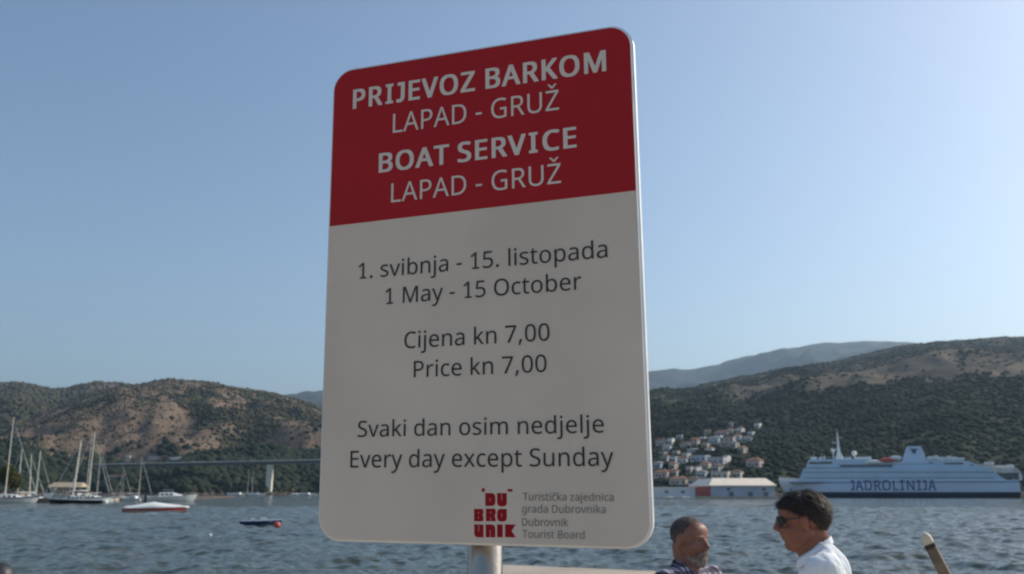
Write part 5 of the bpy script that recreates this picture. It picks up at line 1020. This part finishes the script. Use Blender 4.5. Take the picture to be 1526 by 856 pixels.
def text(body, L_, R_, top, m, bold=0.0, n=-.0018, parent=None):
    u0, v0 = uv(*L_); u1, v1 = uv(*R_); ut, vt = uv(*top); s = (vt-v0)/CAPH
    V, Fs = glyph_mesh(body, bold); fx = (u1-u0)/V[:, 0].max(); xx = V[:, 0]*fx
    vv = v0+(v1-v0)*xx/(u1-u0)*.5+(v1-v0)*.25+V[:, 1]*s
    P = [SP(float(a)+u0, float(b_), n-c_*.00002) for a, b_, c_ in zip(xx, vv, V[:, 2])]
    me = bpy.data.meshes.new('lettering'); me.from_pydata(P, [], Fs); return link('lettering', me, m, parent or so_)
text('PRIJEVOZ BARKOM', (526.3, 163.4), (904, 105.6), (526.3, 135.7), M_letw, .024)
text('LAPAD - GRUŽ', (586, 199.6), (833.5, 163.4), (586, 171.5), M_letw)
text('BOAT SERVICE', (564.8, 259), (859.7, 218.5), (564.8, 231.3), M_letw, .024)
text('LAPAD - GRUŽ', (583.3, 303.3), (836.6, 272.5), (583.3, 275.2), M_letw)
text('1. svibnja - 15. listopada', (534.7, 417.5), (905.6, 382.8), (534.7, 394), M_letk)
text('1 May - 15 October', (574.6, 455), (867, 430.7), (574.6, 431.4), M_letk)
text('Cijena kn 7,00', (603, 520.3), (819.5, 507.1), (603, 496), M_letk)
text('Price kn 7,00', (617, 563.4), (815, 554), (617, 539), M_letk)
text('Svaki dan osim nedjelje', (533.6, 652), (900.4, 644.5), (533.6, 628.3), M_letk)
text('Every day except Sunday', (522.5, 697.8), (915, 694), (522.5, 673), M_letk)
text('Turistička zajednica', (779.6, 746), (915, 747), (779.6, 734.7), M_letg)
text('grada Dubrovnika', (778.5, 764.5), (903, 764.8), (778.5, 753), M_letg)
text('Dubrovnik', (778.5, 784.2), (847.3, 784.2), (778.5, 772.8), M_letg)
text('Tourist Board', (778.9, 802), (871.7, 803), (778.9, 790.5), M_letg)
# emblem: block letters stacked in three rows
def zp(x, y): return uv(690+x/6.358, 715+y/6.358)
M_logo = mat('emblem_red', (.30, .008, .014), .6, spec=.15, var=.05)
def cell(x0, y0, x1, y1, kind):
    a = zp(x0, (y0+y1)/2)[0]; c = zp(x1, (y0+y1)/2)[0]; v1 = zp((x0+x1)/2, y0)[1]; v0 = zp((x0+x1)/2, y1)[1]; r = min(c-a, v1-v0)*.36
    if kind == 'D': pts = rrect(a, c, v0, v1, r, (0, 1, 1, 0), 6)
    elif kind == 'U': pts = rrect(a, c, v0, v1, r, (0, 0, 1, 1), 6)
    elif kind == 'L': pts = rrect(a, c, v0, v1, r, (0, 0, 0, 1), 6)
    elif kind == 'N': pts = rrect(a, c, v0, v1, r, (0, 1, 0, 0), 6)
    elif kind == 'O': pts = rrect(a, c, v0, v1, r, (1, 0, 1, 1), 6)
    elif kind == 'B': m_ = (v0+v1)/2; pts = [(a, v0), (c-r*.3, v0), (c, v0+r*.4), (c, m_-r*.35), (c-r*.3, m_), (c, m_+r*.35), (c, v1-r*.4), (c-r*.3, v1), (a, v1)]
    elif kind == 'R': m_ = (v0+v1)/2; pts = [(a, v0), (c, v0), (c-r*.25, m_), (c, m_+r*.3), (c, v1-r*.4), (c-r*.3, v1), (a, v1)]
    elif kind == 'K': m_ = (v0+v1)/2; pts = [(a, v0), (c, v0), (c-(c-a)*.38, m_), (c, v1), (a, v1)]
    else: pts = [(a, v0), (c, v0), (c, v1), (a, v1)]
    plate('emblem_block', pts, -.0010, -.0004, M_logo, so_)
    ia = a+(c-a)*.47; iw = (c-a)*.032; hh = v1-v0; kk = []
    if kind == 'D': kk = [(v0+hh*.38, v0+hh*.62)]
    elif kind in ('U', 'L'): kk = [(v0+hh*.45, v1+.0001)]
    elif kind == 'N': kk = [(v0-.0001, v0+hh*.55)]
    elif kind == 'O': kk = [(v0+hh*.35, v0+hh*.65)]
    elif kind in ('B', 'R'): kk = [(v0+hh*.62, v0+hh*.76)]+([(v0+hh*.22, v0+hh*.36)] if kind == 'B' else [(v0-.0001, v0+hh*.3)])
    for p0, p1 in kk: plate('emblem_counter', [(ia, p0), (ia+iw, p0), (ia+iw, p1), (ia, p1)], -.0013, -.0009, M_white, so_)
for a_ in ((213, 128, 308, 250, 'D'), (325, 128, 416, 254, 'U'), (106, 278, 195, 395, 'B'), (218, 275, 312, 395, 'R'), (325, 278, 416, 397, 'O'), (108, 425, 196, 547, 'L'), (216, 425, 307, 547, 'N'), (325, 425, 378, 547, 'I'), (400, 425, 500, 547, 'K'), (180, 82, 208, 116, 'I'), (424, 90, 470, 114, 'I')): cell(*a_)
# post and clamps behind the panel
pr = .0300; d_ = ray(723, 840); k_ = ((O0-CP).dot(ey)+.020+.012+pr)/d_.dot(ey); q_ = CP+d_*k_
base = Vector((q_.x, q_.y, 0))-Vector((bc.x, bc.y, 0)); pc_u = uv(723, 815)[0]; topz = SP(pc_u, SH*.93, 0).z
pb_ = MB(); rg = [[(base.x+pr*math.cos(t), base.y+pr*math.sin(t), z) for t in np.linspace(0, 2*math.pi, 48, endpoint=False)] for z in (0, topz)]
post = pb_.loft(rg).build('post', M_galv, so_, smooth=False)
for pl in post.data.polygons: pl.use_smooth = len(pl.vertices) == 4
MB().ell((base.x, base.y, topz), (pr*1.05, pr*1.05, .02), 24, 8).build('post_cap', M_black, so_, smooth=True)
for v in (SH*.18, SH*.78):
    z = SP(pc_u, v, 0).z; cl = MB(); cl.loft([[(base.x+(pr+.004)*math.cos(t), base.y+(pr+.004)*math.sin(t), zz) for t in np.linspace(0, 2*math.pi, 32, endpoint=False)] for zz in (z-.02, z+.02)])
    m_ = SP(pc_u, v, .0265); cl.box(m_, (.12, .012, .04), M=FR); c_ = cl.build('clamp', M_alu, so_)
    for s_ in (-1, 1): MB().tube(SP(pc_u+s_*.048, v, .021), SP(pc_u+s_*.048, v, .044), .006, n=6).build('bolt', M_galv, c_)
MB().box((base.x, base.y, .006), (.2, .2, .012)).build('base_plate', M_galv, so_, bevel=.002)

# ------------------------------------------------------------------ haze
hm = bpy.data.materials.new('haze_air'); hm.use_nodes = True; hn = hm.node_tree; hn.nodes.remove(hn.nodes['Principled BSDF'])
pv = hn.nodes.new('ShaderNodeVolumePrincipled'); pv.inputs['Color'].default_value = (.57, .78, 1, 1); pv.inputs['Density'].default_value = 7e-5; pv.inputs['Anisotropy'].default_value = .45
hn.links.new(pv.outputs[0], hn.nodes['Material Output'].inputs['Volume'])
hz = MB().box((0, 5500, 700-10), (30000, 16000, 1500)).build('haze', hm); tag(hz, kind='stuff')
hz.data.materials[0] = hm
